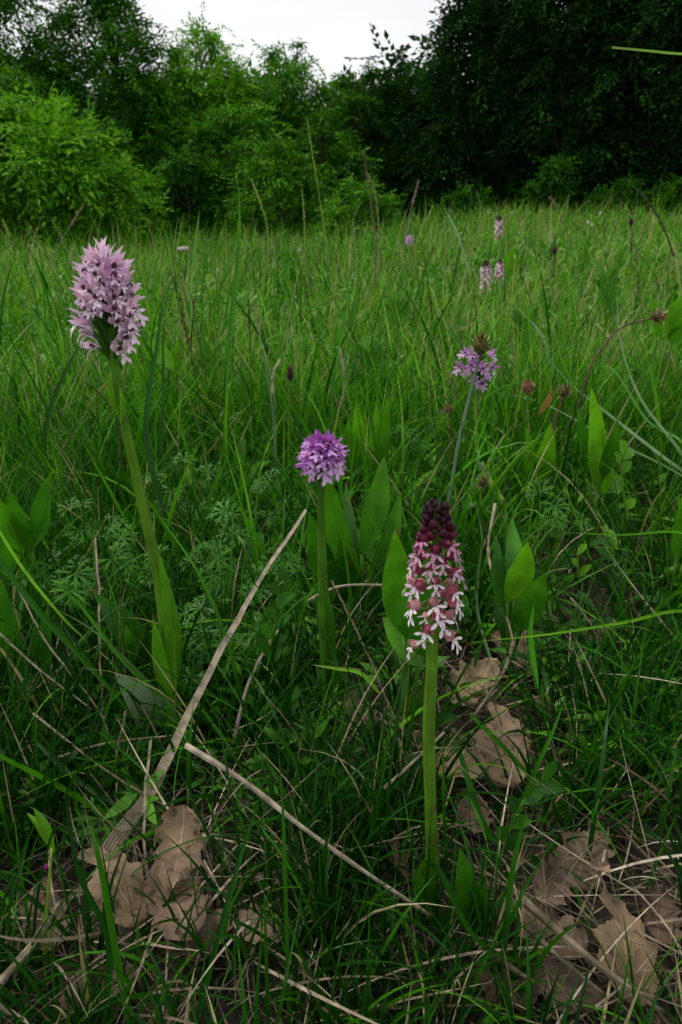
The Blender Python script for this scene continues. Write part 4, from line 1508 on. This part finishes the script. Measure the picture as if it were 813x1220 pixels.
SEEDM = [leaf_mat('seed_brown', [(0, (.035, .018, .010)), (.5, (.15, .10, .035)), (1, (.42, .34, .14))], rough=.7, trans=.1, nscale=200),
         leaf_mat('seed_green', [(0, (.05, .028, .012)), (.5, (.14, .14, .025)), (1, (.34, .32, .08))], rough=.7, trans=.1, nscale=200),
         leaf_mat('seed_maroon', [(0, (.012, .005, .004)), (.5, (.055, .016, .012)), (1, (.12, .035, .025))], rough=.7, trans=.1, nscale=200),
         leaf_mat('seed_reddish', [(0, (.08, .04, .02)), (.5, (.28, .10, .06)), (1, (.42, .30, .14))], rough=.7, trans=.1, nscale=200)]
seed_head([(535, 600, .72), (546, 530, .74), (560, 470, .76), (572, 425, .77)], 4.5, (573, 412), 'green-brown seed head on a blue-green stalk in front of the loose violet orchid', mat=M_SILVER, stint=.3, rpx=12, seed=1, stretch=1.15)
seed_head([(665, 530, .95), (690, 480, .96), (706, 432, .97), (738, 392, .98), (778, 379, .98)], 3.2, (784, 377), 'round brown seed head at the end of a long arching reddish stalk', stint=.2, rpx=9, seed=0, axis=(1, -.2, .1))
seed_head([(655, 540, .90), (662, 500, .90), (671, 475, .90)], 3.5, (672, 467), 'brown seed head sitting low by the arching reddish stalk', rpx=9, seed=4)
seed_head([(626, 570, .88), (628, 510, .88), (629, 472, .88)], 4, (629, 462), 'reddish faded seed head beside the withered orange leaf', mat=M_STEM, stint=.5, rpx=8, seed=3)
seed_head([(535, 580, .9), (537, 530, .9), (535, 495, .9)], 3, (535, 488), 'small brown seed head standing before the blue-green stalk', rpx=6, seed=0)
seed_head([(575, 640, .72), (575, 600, .72), (575, 582, .72)], 3, (575, 574), 'small ragged brown seed head below the loose violet orchid', rpx=8, seed=4)
seed_head([(344, 560, .88), (345, 500, .88), (346, 458, .88)], 2.6, (346, 446), 'dark maroon plantain head on a thread-thin stalk', mat=M_STEM, stint=.6, rpx=5, seed=2, stretch=2.1)
seed_head([(660, 330, 2.0), (661, 315, 2.0), (661, 305, 2.0)], 2.5, (661, 299), 'tiny dark seed head up the slope beside the burnt-tip pair', rpx=4, seed=2)
seed_head([(752, 300, 2.6), (752, 280, 2.6), (752, 270, 2.6)], 2.5, (752, 265), 'tiny dark seed head high on the slope near the dark trees', rpx=3.6, seed=2)

# withered orange leaf
rw = thing('withered_leaf', P(640, 500, .86)[0], 'withered orange-brown leaf hanging upright among the seed heads', 'leaf')
M_ORANGE = leaf_mat('withered_orange', [(0, (.20, .075, .022)), (1, (.38, .19, .06))], rough=.6, trans=.25, nscale=80)
leaf_px(rw, [(641, 495, .86), (650, 482, .86), (655, 472, .86), (656, 458, .86)], 7, mat=M_ORANGE, tint=.5, name='blade', rows=12, cols=5, fold=.4)


def lying(pts, n=30):
    """[(px, py, height over the ground)] -> line resting on the ground"""
    out, sc = [], []
    for px, py, h in pts:
        a, v = (px - 406.5) / FPX, (610 - py) / FPX
        d = np.array([a, CP + v * SP, -SP + v * CP])
        k = 0.3
        for _ in range(50):
            p = d * k
            k += 0.6 * (CAM_H + p[2] - float(ground_z(p[0], p[1])) - h) / max(0.15, -d[2])
            k = max(.05, min(k, 30))
        out.append(d * k + np.array([0, 0, CAM_H]))
        sc.append(k)
    return spline(out, n), np.interp(np.linspace(0, 1, n), np.linspace(0, 1, len(sc)), sc) / FPX


def grass_stem(pts, w, label, head=None, tint=.9, name='grass_stalk', seed=0, cat='grass stalk', group='flowering grass stalks', hw=5, dark=False, mat=None):
    """thin culm with a narrow spike of spikelets"""
    rg = random.Random(seed)
    C, s = pixpath(pts, 30)
    w *= .62
    hw *= .8
    b = C[0].copy()
    root = thing(name, b, label, cat, group)
    mb = MB()
    tube(mb, C, np.linspace(w, w * .5, 30) * s * .5, 5, tint=tint)
    link('stem', mb.mesh('stem', mat or M_GRASS, origin=b), root)
    if head:
        m2 = MB()
        i0 = int((1 - head) * 29)
        T, S, Nn = frames(C, (0, 1, .2))
        num = 26
        for i in range(num):
            f = i0 + (29 - i0) * i / num
            k = min(28, int(f))
            A = C[k] + (C[k + 1] - C[k]) * (f - k)
            a = i * 2.3
            d = nrm(T[k] * 1.6 + S[k] * math.cos(a) + Nn[k] * math.sin(a) * .8)
            l = hw * 1.15 * s[k] * rg.uniform(.7, 1.2) * (1 - .4 * i / num)
            petal(m2, A, A + d * l, l * .17, -T[k] + np.array([0, -1, 0]), tint=(.15 if dark else tint) + rg.uniform(-.08, .08), rows=4, bow=.08)
        link('spike', m2.mesh('spike', M_STRAW if dark else (mat or M_GRASS), origin=b), root)
    return root


grass_stem([(395, 330, 2.4), (383, 250, 2.4), (372, 180, 2.4), (366, 142, 2.4)], 2.6, 'pale thin grass stalk rising highest before the dark hollow', head=.45, tint=.86, seed=1, hw=4)
grass_stem([(447, 340, 1.7), (446, 280, 1.7), (438, 215, 1.7), (433, 180, 1.7)], 3, 'dry brown grass stalk standing before the small bright bush', head=.3, dark=True, seed=2, mat=M_STRAW, tint=.5)
grass_stem([(448, 345, 1.6), (452, 285, 1.6), (447, 230, 1.6), (437, 205, 1.6)], 3, 'second dry stalk bowing to the brown one before the small bright bush', head=.25, seed=3, mat=M_STRAW, tint=.7)
grass_stem([(318, 330, 1.9), (320, 280, 1.9), (310, 240, 1.9), (299, 213, 1.9)], 3, 'yellowish flowering grass nodding before the middle bush', head=.4, tint=.87, seed=4, hw=5)
grass_stem([(365, 330, 1.9), (363, 270, 1.9), (360, 225, 1.9)], 3, 'upright flowering grass before the middle bush', head=.4, tint=.86, seed=5, hw=4)
grass_stem([(803, 305, 1.5), (790, 270, 1.5), (772, 240, 1.5), (757, 224, 1.5)], 4, 'brown grass spike leaning in over the bright slope', head=.7, dark=True, seed=6, mat=M_STRAW, tint=.25, hw=6)
grass_stem([(243, 520, 1.0), (232, 440, 1.0), (218, 380, 1.0), (204, 322, 1.0)], 3, 'olive grass spike leaning beyond the tall lilac orchid', head=.5, dark=True, seed=7, mat=M_STRAW, tint=.2, hw=8)
grass_stem([(250, 480, 1.1), (240, 420, 1.1), (228, 350, 1.1)], 2.6, 'thinner olive grass spike close behind the leaning one', head=.4, dark=True, seed=8, mat=M_STRAW, tint=.2, hw=6)
grass_stem([(299, 450, 1.15), (298, 400, 1.15), (296, 355, 1.15)], 3, 'upright dark grass spike between the two purple orchids', head=.4, dark=True, seed=9, mat=M_STRAW, tint=.1, hw=6)
grass_stem([(330, 560, 1.0), (327, 470, 1.0), (310, 400, 1.0), (303, 365, 1.0)], 3, 'buff empty grass stalk beyond the plantain head', head=.3, seed=10, mat=M_STRAW, tint=.9, hw=5)
grass_stem([(145, 560, .62), (140, 500, .60), (118, 468, .58), (100, 455, .56)], 4, 'dull ragged spike bowing across the top of the thick leaning stem', head=.7, dark=True, seed=11, mat=M_STRAW, tint=.25, hw=6)
grass_stem([(206, 900, .40), (210, 800, .41), (206, 740, .41), (202, 690, .415)], 3, 'reddish-green grass spike pressed against the foot of the tall lilac orchid', head=.8, seed=12, mat=M_STEM, tint=.45, hw=6)
grass_stem([(655, 440, 1.6), (628, 345, 1.6), (620, 330, 1.6), (624, 300, 1.6)], 2.5, 'faint brown stalk beside the burnt-tip pair', head=.3, seed=13, mat=M_STRAW, tint=.3)
grass_stem([(58, 320, 1.6), (75, 285, 1.6), (101, 242, 1.6)], 2.5, 'pale stalk crossing just above the tall lilac orchid', head=.3, seed=14, mat=M_STRAW, tint=.6)
grass_stem([(8, 330, 1.4), (12, 290, 1.4), (4, 262, 1.4)], 3, 'pale bent stalk at the picture edge under the bright bulging bush', head=.4, seed=15, mat=M_GRASS, tint=.86)
grass_stem([(680, 290, 2.6), (668, 255, 2.6), (655, 235, 2.6)], 3, 'pale grass panicle on the skyline of the slope', head=.4, seed=16, mat=M_STRAW, tint=.6)
grass_stem([(482, 285, 2.9), (490, 250, 2.9), (499, 215, 2.9)], 1.8, 'thin pale stalk before the black shade of the wood', head=.4, seed=17, mat=M_STRAW, tint=.7)

# ------------------------------------------------------------------ single grass blades that stand out
GG = 'long single grass blades'


def blade(pts, w, label, mat=M_GRASS, tint=.5, name='long_grass', cat='grass', group=GG, normal=(0, -1, .5), fold=.35, prof='taper'):
    C, s = pixpath(pts, 40)
    b = C[0].copy()
    t = np.linspace(0, 1, 40)
    if mat is M_STRAW and len(pts) > 2:
        rk = np.random.default_rng(int(pts[0][1]) + 3)
        C = C + np.stack([np.convolve(rk.normal(0, .0009, 54), np.ones(15) / 4, 'valid') for _ in range(3)], -1)
        s = s * (1 + .16 * np.convolve(rk.normal(0, 1, 44), np.ones(5) / 5, 'valid'))
    if mat is M_BLUE:
        w *= .72
    if prof == 'taper':
        W = w * .5 * s * np.clip(1 - t ** 3, .05, 1) * np.clip(.55 + t * 3, 0, 1)
    elif prof == 'even':
        W = w * .5 * s * np.clip(1 - .35 * t, .05, 1)
    else:
        W = w * .5 * s * np.interp(t, [0, .02, .25, .5, 1], [.8, 1, .68, .42, .16])
    mb = MB()
    sheet(mb, C, W, normal, 5, fold=fold, tint=np.clip(tint + .12 * (t - .5), 0, 1), wave=.03, seed=random.uniform(0, 6))
    o = link(name, mb.mesh(name, mat, origin=b))
    o.location = b
    return tag(o, label, cat, group, kind='thing')


BL = [
    ([(-8, 896, .34), (60, 930, .35), (140, 975, .355), (250, 1020, .35), (380, 1078, .33), (440, 1110, .32)], 7, 'bright green blade running low from the picture edge under the wide dead straw', M_GRASS, .66),
    ([(40, 880, .38), (95, 930, .37), (150, 965, .36), (190, 985, .355)], 10, 'short bluish blade meeting the bright low blade over the fallen leaves', M_BLUE, .4),
    ([(-8, 655, .46), (40, 720, .44), (90, 775, .43), (140, 830, .42), (165, 862, .42)], 8, 'dark green blade bending down over the dark broad-leaved plant', M_GRASS, .42),
    ([(-5, 625, .5), (30, 680, .48), (75, 735, .46), (105, 765, .455)], 4, 'yellowish narrow blade running beside the dark bending blade', M_GRASS, .8),
    ([(230, 880, .42), (180, 815, .43), (110, 750, .45), (45, 715, .47)], 5, 'narrow blue-green blade ending at the foot of the tall lilac orchid', M_BLUE, .35),
    ([(215, 850, .42), (150, 790, .43), (95, 720, .45), (60, 690, .46)], 5, 'second narrow blade fanning from the foot of the tall lilac orchid', M_GRASS, .5),
    ([(292, 850, .46), (270, 760, .47), (235, 680, .49), (190, 615, .52)], 4.5, 'long thin green blade arching up across the cranesbill', M_GRASS, .55),
    ([(640, 405, 1.2), (672, 450, 1.05), (720, 490, .9), (790, 545, .78), (830, 575, .74), (880, 640, .70), (900, 720, .68)][::-1], 7, 'broad grey-blue blade bending toward the picture edge', M_BLUE, .75),
    ([(735, 335, 1.25), (738, 400, 1.1), (760, 470, .9), (815, 545, .76), (850, 610, .72), (868, 700, .70)][::-1], 7, 'grey-blue blade standing up past the arching brown stalk', M_BLUE, .85),
    ([(560, 463, .95), (640, 478, .88), (720, 520, .8), (820, 572, .72), (870, 630, .70), (885, 710, .68)][::-1], 4, 'long pale thread-like blade crossing below the seed heads', M_BLUE, .9),
    ([(700, 440, 1.0), (730, 440, .95), (770, 500, .85), (815, 530, .78), (855, 600, .74), (870, 690, .72)][::-1], 4, 'green blade joining the grey-blue ones at the picture edge', M_GRASS, .5),
    ([(665, 634, .6), (740, 637, .58), (820, 636, .56), (900, 680, .55), (940, 800, .54)][::-1], 3.5, 'level green stalk stretched over the bare soil', M_GRASS, .62),
    ([(560, 765, .44), (650, 756, .45), (740, 742, .47), (820, 728, .48), (900, 760, .48), (940, 880, .47)][::-1], 4.5, 'yellow-green stalk running level above the oak leaf litter', M_GRASS, .78),
    ([(540, 875, .37), (600, 900, .36), (612, 850, .37), (680, 790, .39)][:1] + [(590, 1000, .33), (645, 900, .35), (675, 830, .37)], 8, 'straight green blade slanting up over the fallen oak leaves', M_GRASS, .45),
    ([(560, 850, .38), (600, 890, .375), (640, 930, .37), (690, 945, .365)], 6, 'curved fresh blade over the fallen oak leaves', M_GRASS, .62),
    ([(520, 1030, .25), (570, 1120, .24), (640, 1150, .25), (705, 1158, .255)], 6, 'green blade lying across the brown sticks', M_GRASS, .4),
    ([(600, 1140, .25), (610, 1040, .27), (628, 960, .28)], 8, 'dark upright blade rooted among the litter sticks', M_GRASS, .4),
    ([(125, 1220, .22), (130, 1120, .24), (95, 1040, .25), (78, 946, .26)], 9, 'dark broad blade rising through the fallen leaves', M_GRASS, .28),
    ([(155, 1225, .22), (135, 1110, .24), (118, 1020, .25), (105, 975, .26)], 9, 'mid-green broad blade crossing the large fallen leaf', M_GRASS, .48),
    ([(0, 1138, .25), (70, 1143, .25), (130, 1165, .245), (190, 1215, .235)], 7, 'blade bowing down near the corner above the vetch leaves', M_GRASS, .35),
    ([(0, 1040, .28), (60, 1090, .27), (110, 1150, .26), (170, 1225, .24)], 7, 'long dark blade falling across the corner straw', M_GRASS, .3),
    ([(232, 1225, .22), (262, 1110, .24), (290, 1010, .26), (310, 950, .27)], 7, 'dark slanting blade before the fallen straw stem', M_GRASS, .3),
    ([(345, 1225, .22), (342, 1120, .24), (338, 980, .26), (331, 880, .27)], 5, 'tall upright blade before the fallen straw stem', M_GRASS, .42),
    ([(320, 1225, .22), (318, 1150, .23), (314, 1040, .24)], 5, 'upright narrow blade before the scattered brown leaves', M_GRASS, .38),
    ([(408, 905, .40), (405, 980, .4), (412, 1060, .38)][::-1] + [(418, 700, .44)], 3.6, 'thin vertical blade rising past the round violet orchid stem', M_GRASS, .45),
    ([(532, 1060, .30), (529, 960, .31), (528, 880, .315)], 4.5, 'green blade standing tight beside the burnt-tip stem', M_GRASS, .42),
    ([(205, 640, .7), (200, 610, .7), (260, 540, .72)][:1] + [(175, 520, .75), (188, 410, .8), (196, 345, .83)], 7, 'dark blade standing tall beside the thick leaning stem', M_GRASS, .35),
    ([(60, 600, .75), (55, 510, .76), (85, 430, .78), (112, 395, .8)], 6, 'dark blade slanting up behind the lilac flower head', M_GRASS, .35),
    ([(190, 560, .8), (195, 480, .82), (194, 380, .85)], 6, 'dark vertical blade behind the light leaf', M_GRASS, .4),
    ([(268, 470, 1.1), (276, 380, 1.15), (285, 290, 1.2), (285, 222, 1.25)], 6, 'tall mid-green blade reaching up before the far bushes', M_GRASS, .5),
    ([(230, 400, 1.3), (228, 330, 1.4), (238, 250, 1.5)], 4.5, 'slim tall blade before the low arching bush', M_GRASS, .55),
    ([(395, 500, .9), (400, 440, .92), (420, 330, 1.0)], 4, 'slender blade above the round violet orchid', M_GRASS, .5),
    ([(330, 590, .8), (326, 500, .85), (315, 420, .9)], 5, 'bluish blade above and beside the round violet orchid', M_BLUE, .3),
    ([(560, 330, 1.7), (545, 280, 1.8), (528, 245, 1.9)], 4, 'pale arched blade before the dim bush on the slope', M_BLUE, .8),
    ([(660, 450, 1.1), (645, 400, 1.2), (612, 362, 1.3)], 4, 'light arched blade close below the burnt-tip pair', M_BLUE, .7),
    ([(574, 640, .6), (568, 720, .56), (590, 800, .5), (618, 850, .47)][::-1] + [(566, 600, .62)], 5, 'grey-green blade curving beside the four-leaved plant', M_BLUE, .4),
    ([(640, 820, .44), (632, 760, .46), (636, 720, .47)], 7, 'short lit blade leaning on the four-leaved plant', M_GRASS, .62),
    ([(372, 792, .42), (400, 796, .41), (430, 802, .40), (452, 825, .395)][::-1], 5, 'small yellow-green blade hooking over near the round violet orchid foot', M_GRASS, .82),
    ([(730, 1030, .3), (760, 1150, .27), (800, 1220, .25)][::-1], 4, 'thin green blade at the litter corner', M_GRASS, .5),
]
for pts, w, lab, mat, tint in BL:
    blade(pts, w, lab, mat, tint)
# the blade that juts in at the top
blade([(1085, 1000, .50), (1075, 640, .52), (1030, 260, .54), (950, 110, .55), (860, 72, .55), (790, 63, .55), (729, 57, .55)], 4.5, 'pale green stalk jutting in front of the dark trees near the picture top', M_GRASS, .80, prof='even')

# ------------------------------------------------------------------ dead straw
GD = 'dead straw stems lying over the ground'
for pts, w, lab, tint, prof in [
    ([(122, 1020, .325), (185, 930, .37), (245, 810, .43), (300, 710, .50), (366, 608, .60)], 19, 'long flat dead straw, widest at its lower end, slanting up past the thick stem', .82, 'wide'),
    ([(222, 888, .085), (290, 930, .082), (360, 985, .075), (430, 1035, .062), (512, 1090, .04)], 7, 'straight dead straw stem lying down toward the foot of the burnt-tip orchid', .85, 'even'),
    ([(278, 885, .42), (300, 805, .45), (345, 735, .50), (400, 700, .54), (466, 697, .57)], 4.5, 'curved yellowish stalk arching behind the round violet orchid stem', .85, 'even'),
    ([(457, 940, .35), (492, 908, .36), (530, 872, .37)], 4.5, 'short pale straw poking out beside the burnt-tip stem', .85, 'even'),
    ([(-6, 1178, .035), (35, 1130, .03), (72, 1076, .025)], 12, 'broken straw piece lying in the corner by the vetch', .6, 'even'),
    ([(-6, 1196, .22), (20, 1210, .22), (45, 1226, .215)], 7, 'pale lilac-white straw end in the very corner', .95, 'even'),
    ([(612, 1062, .03), (660, 1105, .03), (720, 1155, .03), (792, 1206, .03)], 11, 'brown stick lying over the litter, longer of the two side by side', .52, 'even'),
    ([(600, 1078, .022), (660, 1135, .022), (720, 1185, .022)], 8, 'thinner brown stick lying alongside the longer one', .42, 'even'),
    ([(560, 1120, .02), (620, 1160, .02), (670, 1195, .02)], 8, 'grey twig at the end of the burnt-tip grass tuft', .35, 'even'),
    ([(590, 600, .62), (582, 660, .58), (600, 720, .53), (612, 765, .50)], 3.6, 'thin grey dead stalk standing between burnt-tip orchid and four-leaved plant', .7, 'even'),
    ([(612, 765, .49), (600, 800, .46), (560, 860, .42)], 5, 'bent dead stalk end resting on the oak leaves', .5, 'even'),
    ([(0, 755, .46), (50, 800, .44), (110, 845, .42)], 3, 'thin pale straw lying over the dark broad-leaved plant', .75, 'even'),
    ([(20, 700, .48), (60, 770, .45), (120, 850, .42), (150, 930, .39)], 2.6, 'thread-like straw falling beside the dark broad-leaved plant', .8, 'even'),
    ([(112, 640, .54), (118, 760, .47), (125, 870, .42)], 2.8, 'thread-like upright straw before the cranesbills', .7, 'even'),
    ([(40, 850, .40), (130, 920, .37), (230, 980, .35), (290, 1030, .33)], 2.8, 'thin straw crossing under the wide dead straw', .75, 'even'),
    ([(178, 880, .39), (172, 980, .34), (180, 1080, .30), (160, 1190, .26)], 3.4, 'pale thread straw hanging down across the large fallen leaf', .8, 'even'),
    ([(150, 850, .41), (140, 930, .38), (152, 1010, .33)], 2.6, 'pale straw thread above the large fallen leaf', .7, 'even'),
    ([(60, 905, .38), (130, 885, .39), (220, 875, .40)], 3, 'straw lying level at the foot of the tall lilac orchid', .6, 'even'),
    ([(235, 975, .35), (205, 1040, .32), (178, 1098, .29)], 3, 'light straw resting on the upright fallen leaf', .85, 'even'),
    ([(710, 1030, .30), (730, 1090, .28), (738, 1220, .25)], 3, 'grey straw thread standing at the litter corner', .65, 'even'),
    ([(700, 1010, .31), (760, 1120, .28), (813, 1180, .26)], 3, 'grey straw thread slanting over the litter corner', .6, 'even'),
    ([(740, 950, .37), (780, 940, .37), (820, 945, .37)], 4, 'pale curled straw at the picture edge beside the reddish stem', .8, 'even'),
    ([(680, 712, .52), (705, 745, .5), (715, 775, .49)], 2.6, 'thin straw lying on the bare soil', .55, 'even'),
    ([(410, 480, 1.0), (409, 440, 1.0), (404, 412, 1.0)][::-1], 4, 'whitish bent straw deep in the sward above the round violet orchid', .95, 'even'),
    ([(325, 470, .95), (326, 445, .95), (334, 428, .96)], 4, 'whitish hooked straw beside the plantain head', .95, 'even'),
    ([(400, 870, .43), (440, 900, .41), (480, 965, .36)], 2.6, 'fine straw in the shade between the two nearest orchids', .55, 'even'),
    ([(395, 690, .55), (430, 760, .5), (465, 840, .44), (500, 900, .40)], 2.8, 'fine slanting straw before the ribbed leaf clump', .5, 'even'),
]:
    if w > 15 or 'thread' in lab or 'fine' in lab or 'curled' in lab:
        blade(pts, w, lab, M_STRAW, tint, name='dead_straw', cat='straw', group=GD, prof=prof, fold=.22)
    else:
        C, s = lying(pts) if max(p[2] for p in pts) < .1 else pixpath(pts, 30)
        b = C[0].copy()
        t = np.linspace(0, 1, 30)
        R = w * .5 * s * (1 - .4 * t) * (1 + .10 * np.sin(t * 21))
        mb = MB()
        a0 = mb.n
        tube(mb, C, R, 9, tint=np.clip(tint + .12 * np.sin(t * 17), 0, 1))
        o = link('dead_straw', mb.mesh('dead_straw', M_STRAW, origin=b), loc=b)
        tag(o, lab, 'straw', GD)


# ------------------------------------------------------------------ fallen oak leaves
def mesh_oak(seed, lobes=4, curl=.25, broken=False):
    rg = random.Random(seed)
    n, cols = 34, 9
    t = np.linspace(0, 1, n)
    env = .40 * np.sin(math.pi * np.clip(t, 0, 1) ** .75) ** .6
    ph = rg.uniform(-.4, .4)
    mods = []
    for s in range(2):
        w = env * (1 - .26 * (.5 + .5 * np.cos(2 * math.pi * lobes * t + ph + s * .6)) * np.sin(math.pi * t) ** .5)
        w = w * (1 + .06 * np.array([rg.uniform(-1, 1) for _ in t]))
        w[-1] = .05
        w[0] = .02
        mods.append(w)
    u = np.linspace(-1, 1, cols)
    V = np.zeros((n, cols, 3))
    a, b, c = rg.uniform(0, 6), rg.uniform(0, 6), rg.uniform(.6, 1.4)
    for j, uu in enumerate(u):
        w = mods[0] if uu < 0 else mods[1]
        x = uu * w
        V[:, j, 0] = x + .05 * np.sin(t * 3 + a)
        V[:, j, 1] = t - .5 + .10 * np.abs(uu) * w
        V[:, j, 2] = curl * (x ** 2) * 3.2 * c + .07 * np.sin(t * 5 + a) + .035 * np.sin(uu * 3 + t * 9 + b) + curl * .5 * (t - .5) ** 2
    F = [(i * cols + j, i * cols + j + 1, (i + 1) * cols + j + 1, (i + 1) * cols + j) for i in range(n - 1) for j in range(cols - 1)]
    if broken:
        F = [f for f in F if not (f[0] // cols > 20 + (f[0] % cols) and f[0] % cols < 4)]
    mb = MB()
    mb.add(V, F, .5, np.tile(u, n), np.repeat(t, cols))
    me = mb.mesh('oak_leaf', [M_OAK])
    return me


OAKS = [mesh_oak(1), mesh_oak(2, 5, .45), mesh_oak(3, 4, .1, True), mesh_oak(4, 3, .7), mesh_oak(5, 5, .2, True)]
GL = 'fallen dry oak leaves'


def oak(px, py, size_px, rot, label, color=(.34, .24, .155), tilt=(0, 0), lift=.006, m=0, pet=True):
    p, s = gnd(px, py)
    size = size_px / FPX * s * .82
    color = tuple(c * random.uniform(.75, 1.15) for c in color)
    color = tuple(c * .86 for c in color)
    color = (color[0], color[0] * random.uniform(.64, .74), color[0] * random.uniform(.36, .46)) if color[0] < .41 else color
    lift += random.uniform(0, .008)
    p = p + np.array([0, 0, lift])
    root = link('oak_leaf', OAKS[m], loc=tuple(p), color=color)
    root.rotation_euler = (math.radians(tilt[0]), math.radians(tilt[1]), math.radians(rot))
    root.scale = (size, size * 1.15, size)
    tag(root, label, 'leaf', GL)
    if pet:
        mb = MB()
        tube(mb, spline([(0, -.49, 0), (.02, -.60, .03), (.06, -.70, .03)], 6), .012, 5, tint=.3)
        link('stalk', mb.mesh('stalk', M_STRAW), root)


TAN, TAN2, DK, PALE = (.27, .18, .105), (.36, .26, .155), (.13, .075, .045), (.42, .37, .33)
oak(220, 1068, 92, 172, 'upright-leaning fallen oak leaf with scalloped edge, just past the wide end of the dead straw', TAN2, (-48, -8), .040, 0)
oak(142, 1095, 118, 70, 'large pale fallen leaf lying flat below the wide end of the dead straw', TAN2, (20, 8), .030, 2)
oak(215, 1110, 105, 25, 'ragged fallen leaf overlapping the large pale one', TAN, (22, -12), .026, 1)
oak(255, 1140, 70, -40, 'smaller brown fallen leaf between the ragged leaf and the scattered ones', TAN, (8, 10), .01, 3)
oak(305, 1130, 75, 100, 'scattered brown fallen leaf under the tall upright blades', (.30, .20, .13), (5, -12), .01, 4)
oak(60, 1110, 90, 20, 'dull brown fallen leaf half hidden behind the vetch stalk', (.24, .155, .10), (10, 5), .006, 0)
oak(120, 1190, 90, -70, 'dark red-brown fallen leaf at the bottom under the broad blades', (.13, .05, .04), (0, 5), .006, 1)
oak(530, 940, 100, 65, 'wide flat oak leaf behind the burnt-tip stem', TAN2, (16, 6), .028, 0)
oak(590, 925, 110, 10, 'largest flat oak leaf of the litter, with a small dark hole', TAN2, (18, -6), .032, 2)
oak(562, 855, 80, -60, 'pale curled oak leaf catching light above the largest flat one', (.40, .32, .22), (28, 15), .034, 1)
oak(598, 800, 80, 20, 'brown oak leaf right below the four-leaved plant', TAN2, (24, 0), .03, 4)
oak(650, 860, 60, 80, 'shaded oak leaf at the edge of the grass tuft past the largest flat one', (.22, .15, .10), (5, 0), .008, 3)
oak(700, 770, 90, 75, 'tan oak leaf showing through the grass under the yellow-green level stalk', TAN, (18, 10), .014, 0)
oak(745, 765, 70, 120, 'pale oak leaf fragment showing through the grass nearer the edge', TAN2, (12, -8), .012, 2)
oak(690, 810, 60, 30, 'whitish crumpled oak leaf low between the grass tufts', PALE, (20, 10), .012, 3)
oak(690, 1030, 100, -20, 'grey-tan oak leaf above the crumpled white one', (.27, .20, .15), (18, 5), .012, 4)
oak(704, 1083, 38, 150, 'crumpled white leaf scrap on top of the litter', (.42, .40, .38), (30, 15), .028, 0, False)
oak(655, 1075, 75, -50, 'orange-brown curled oak leaf beside the white scrap', (.24, .12, .055), (10, 20), .014, 1)
oak(650, 1120, 100, 40, 'broad dull oak leaf crossed by the brown sticks', (.23, .165, .12), (6, -4), .008, 0)
oak(735, 1150, 125, 15, 'large grey-tan oak leaf under the longer brown stick', (.31, .235, .175), (14, 8), .012, 2)
oak(668, 1195, 110, 100, 'dark wet-looking oak leaf at the bottom under the sticks', DK, (0, 0), .006, 4)
oak(780, 1110, 80, -30, 'dark brown oak leaf in the litter corner', DK, (5, 10), .008, 1)
oak(600, 1185, 80, 60, 'brown oak leaf at the bottom behind the green tuft', (.20, .12, .07), (4, -6), .007, 0)
oak(480, 1045, 60, 40, 'small oak leaf beneath the end of the dead straw stem', TAN, (5, 5), .008, 3)
oak(400, 1010, 60, -30, 'rusty oak leaf piece beneath the middle of the dead straw stem', (.26, .15, .08), (5, 15), .010, 1)
oak(340, 1020, 60, 10, 'rusty oak leaf piece on the near side of the dead straw stem', (.27, .17, .10), (5, -10), .010, 4)
oak(430, 865, 60, 10, 'grey-green flat leaf in the shade behind the nearest orchids', (.15, .16, .11), (10, 0), .012, 0)
oak(760, 870, 50, 10, 'shaded leaf under the reddish trailing stem', DK, (0, 0), .006, 3)
oak(790, 715, 60, 90, 'dark leaf on the bare soil by the picture edge', (.18, .11, .07), (10, 0), .010, 0)
oak(560, 985, 70, -10, 'tan leaf tucked under the wide flat oak leaf', (.27, .19, .13), (4, 8), .006, 1)

# pale rounded stone far in the meadow
ps, ss = P(219, 297, 3.3)
mb = MB()
ball(mb, (0, 0, 0), 1, (0, 0, 1), .6, 14, 8)
V = np.concatenate(mb.V)
V *= (1 + .10 * np.sin(V[:, [1]] * 5 + V[:, [0]] * 3))
mb.V = [V]
so = link('stone', mb.mesh('stone', leaf_mat('pale_stone', [(0, (.30, .26, .24)), (1, (.45, .40, .38))], rough=.9, trans=0, nscale=40)), loc=tuple(ps), color=(.4, .4, .4))
so.scale = (.028, .028, .020)
tag(so, 'pale rounded stone out in the meadow beyond the tall lilac orchid', 'stone')

# scattered small pale flowers deep in the meadow
GF = 'small pink flowers dotted in the far grass'
mf = MB()
for k in range(5):
    a = k * 2 * math.pi / 5
    petal(mf, (0, 0, 0), (math.cos(a), math.sin(a), .25), .42, (0, 0, 1), rows=4)
FM = mf.mesh('blossom', [M_PETAL])
for px, py, Y, lab in [(705, 268, 2.9, 'small pink flower high on the slope by a dark seed head'), (715, 254, 3.2, 'pink flower farthest up the slope'),
                       (357, 298, 3.4, 'faint pink flower in the grass before the middle bush'), (105, 412, .9, 'small whitish flower low behind the lilac orchid head'),
                       (700, 265, 3.0, 'pale flower beside the pink one high on the slope')]:
    p, s = P(px, py, Y)
    gz = float(ground_z(p[0], p[1]))
    root = thing('meadow_flower', (p[0], p[1], gz), lab, 'flower', GF)
    mb = MB()
    tube(mb, spline([(0, 0, 0), (.005, 0, (p[2] - gz) * .5), (0, 0, p[2] - gz)], 8), .0009, 5)
    link('stem', mb.mesh('stem', M_STEM), root)
    o = link('blossom', FM, root, loc=(0, 0, p[2] - gz), color=(.66, .48, .62))
    o.rotation_euler = (.9, 0, 0)
    o.scale = (.0065,) * 3
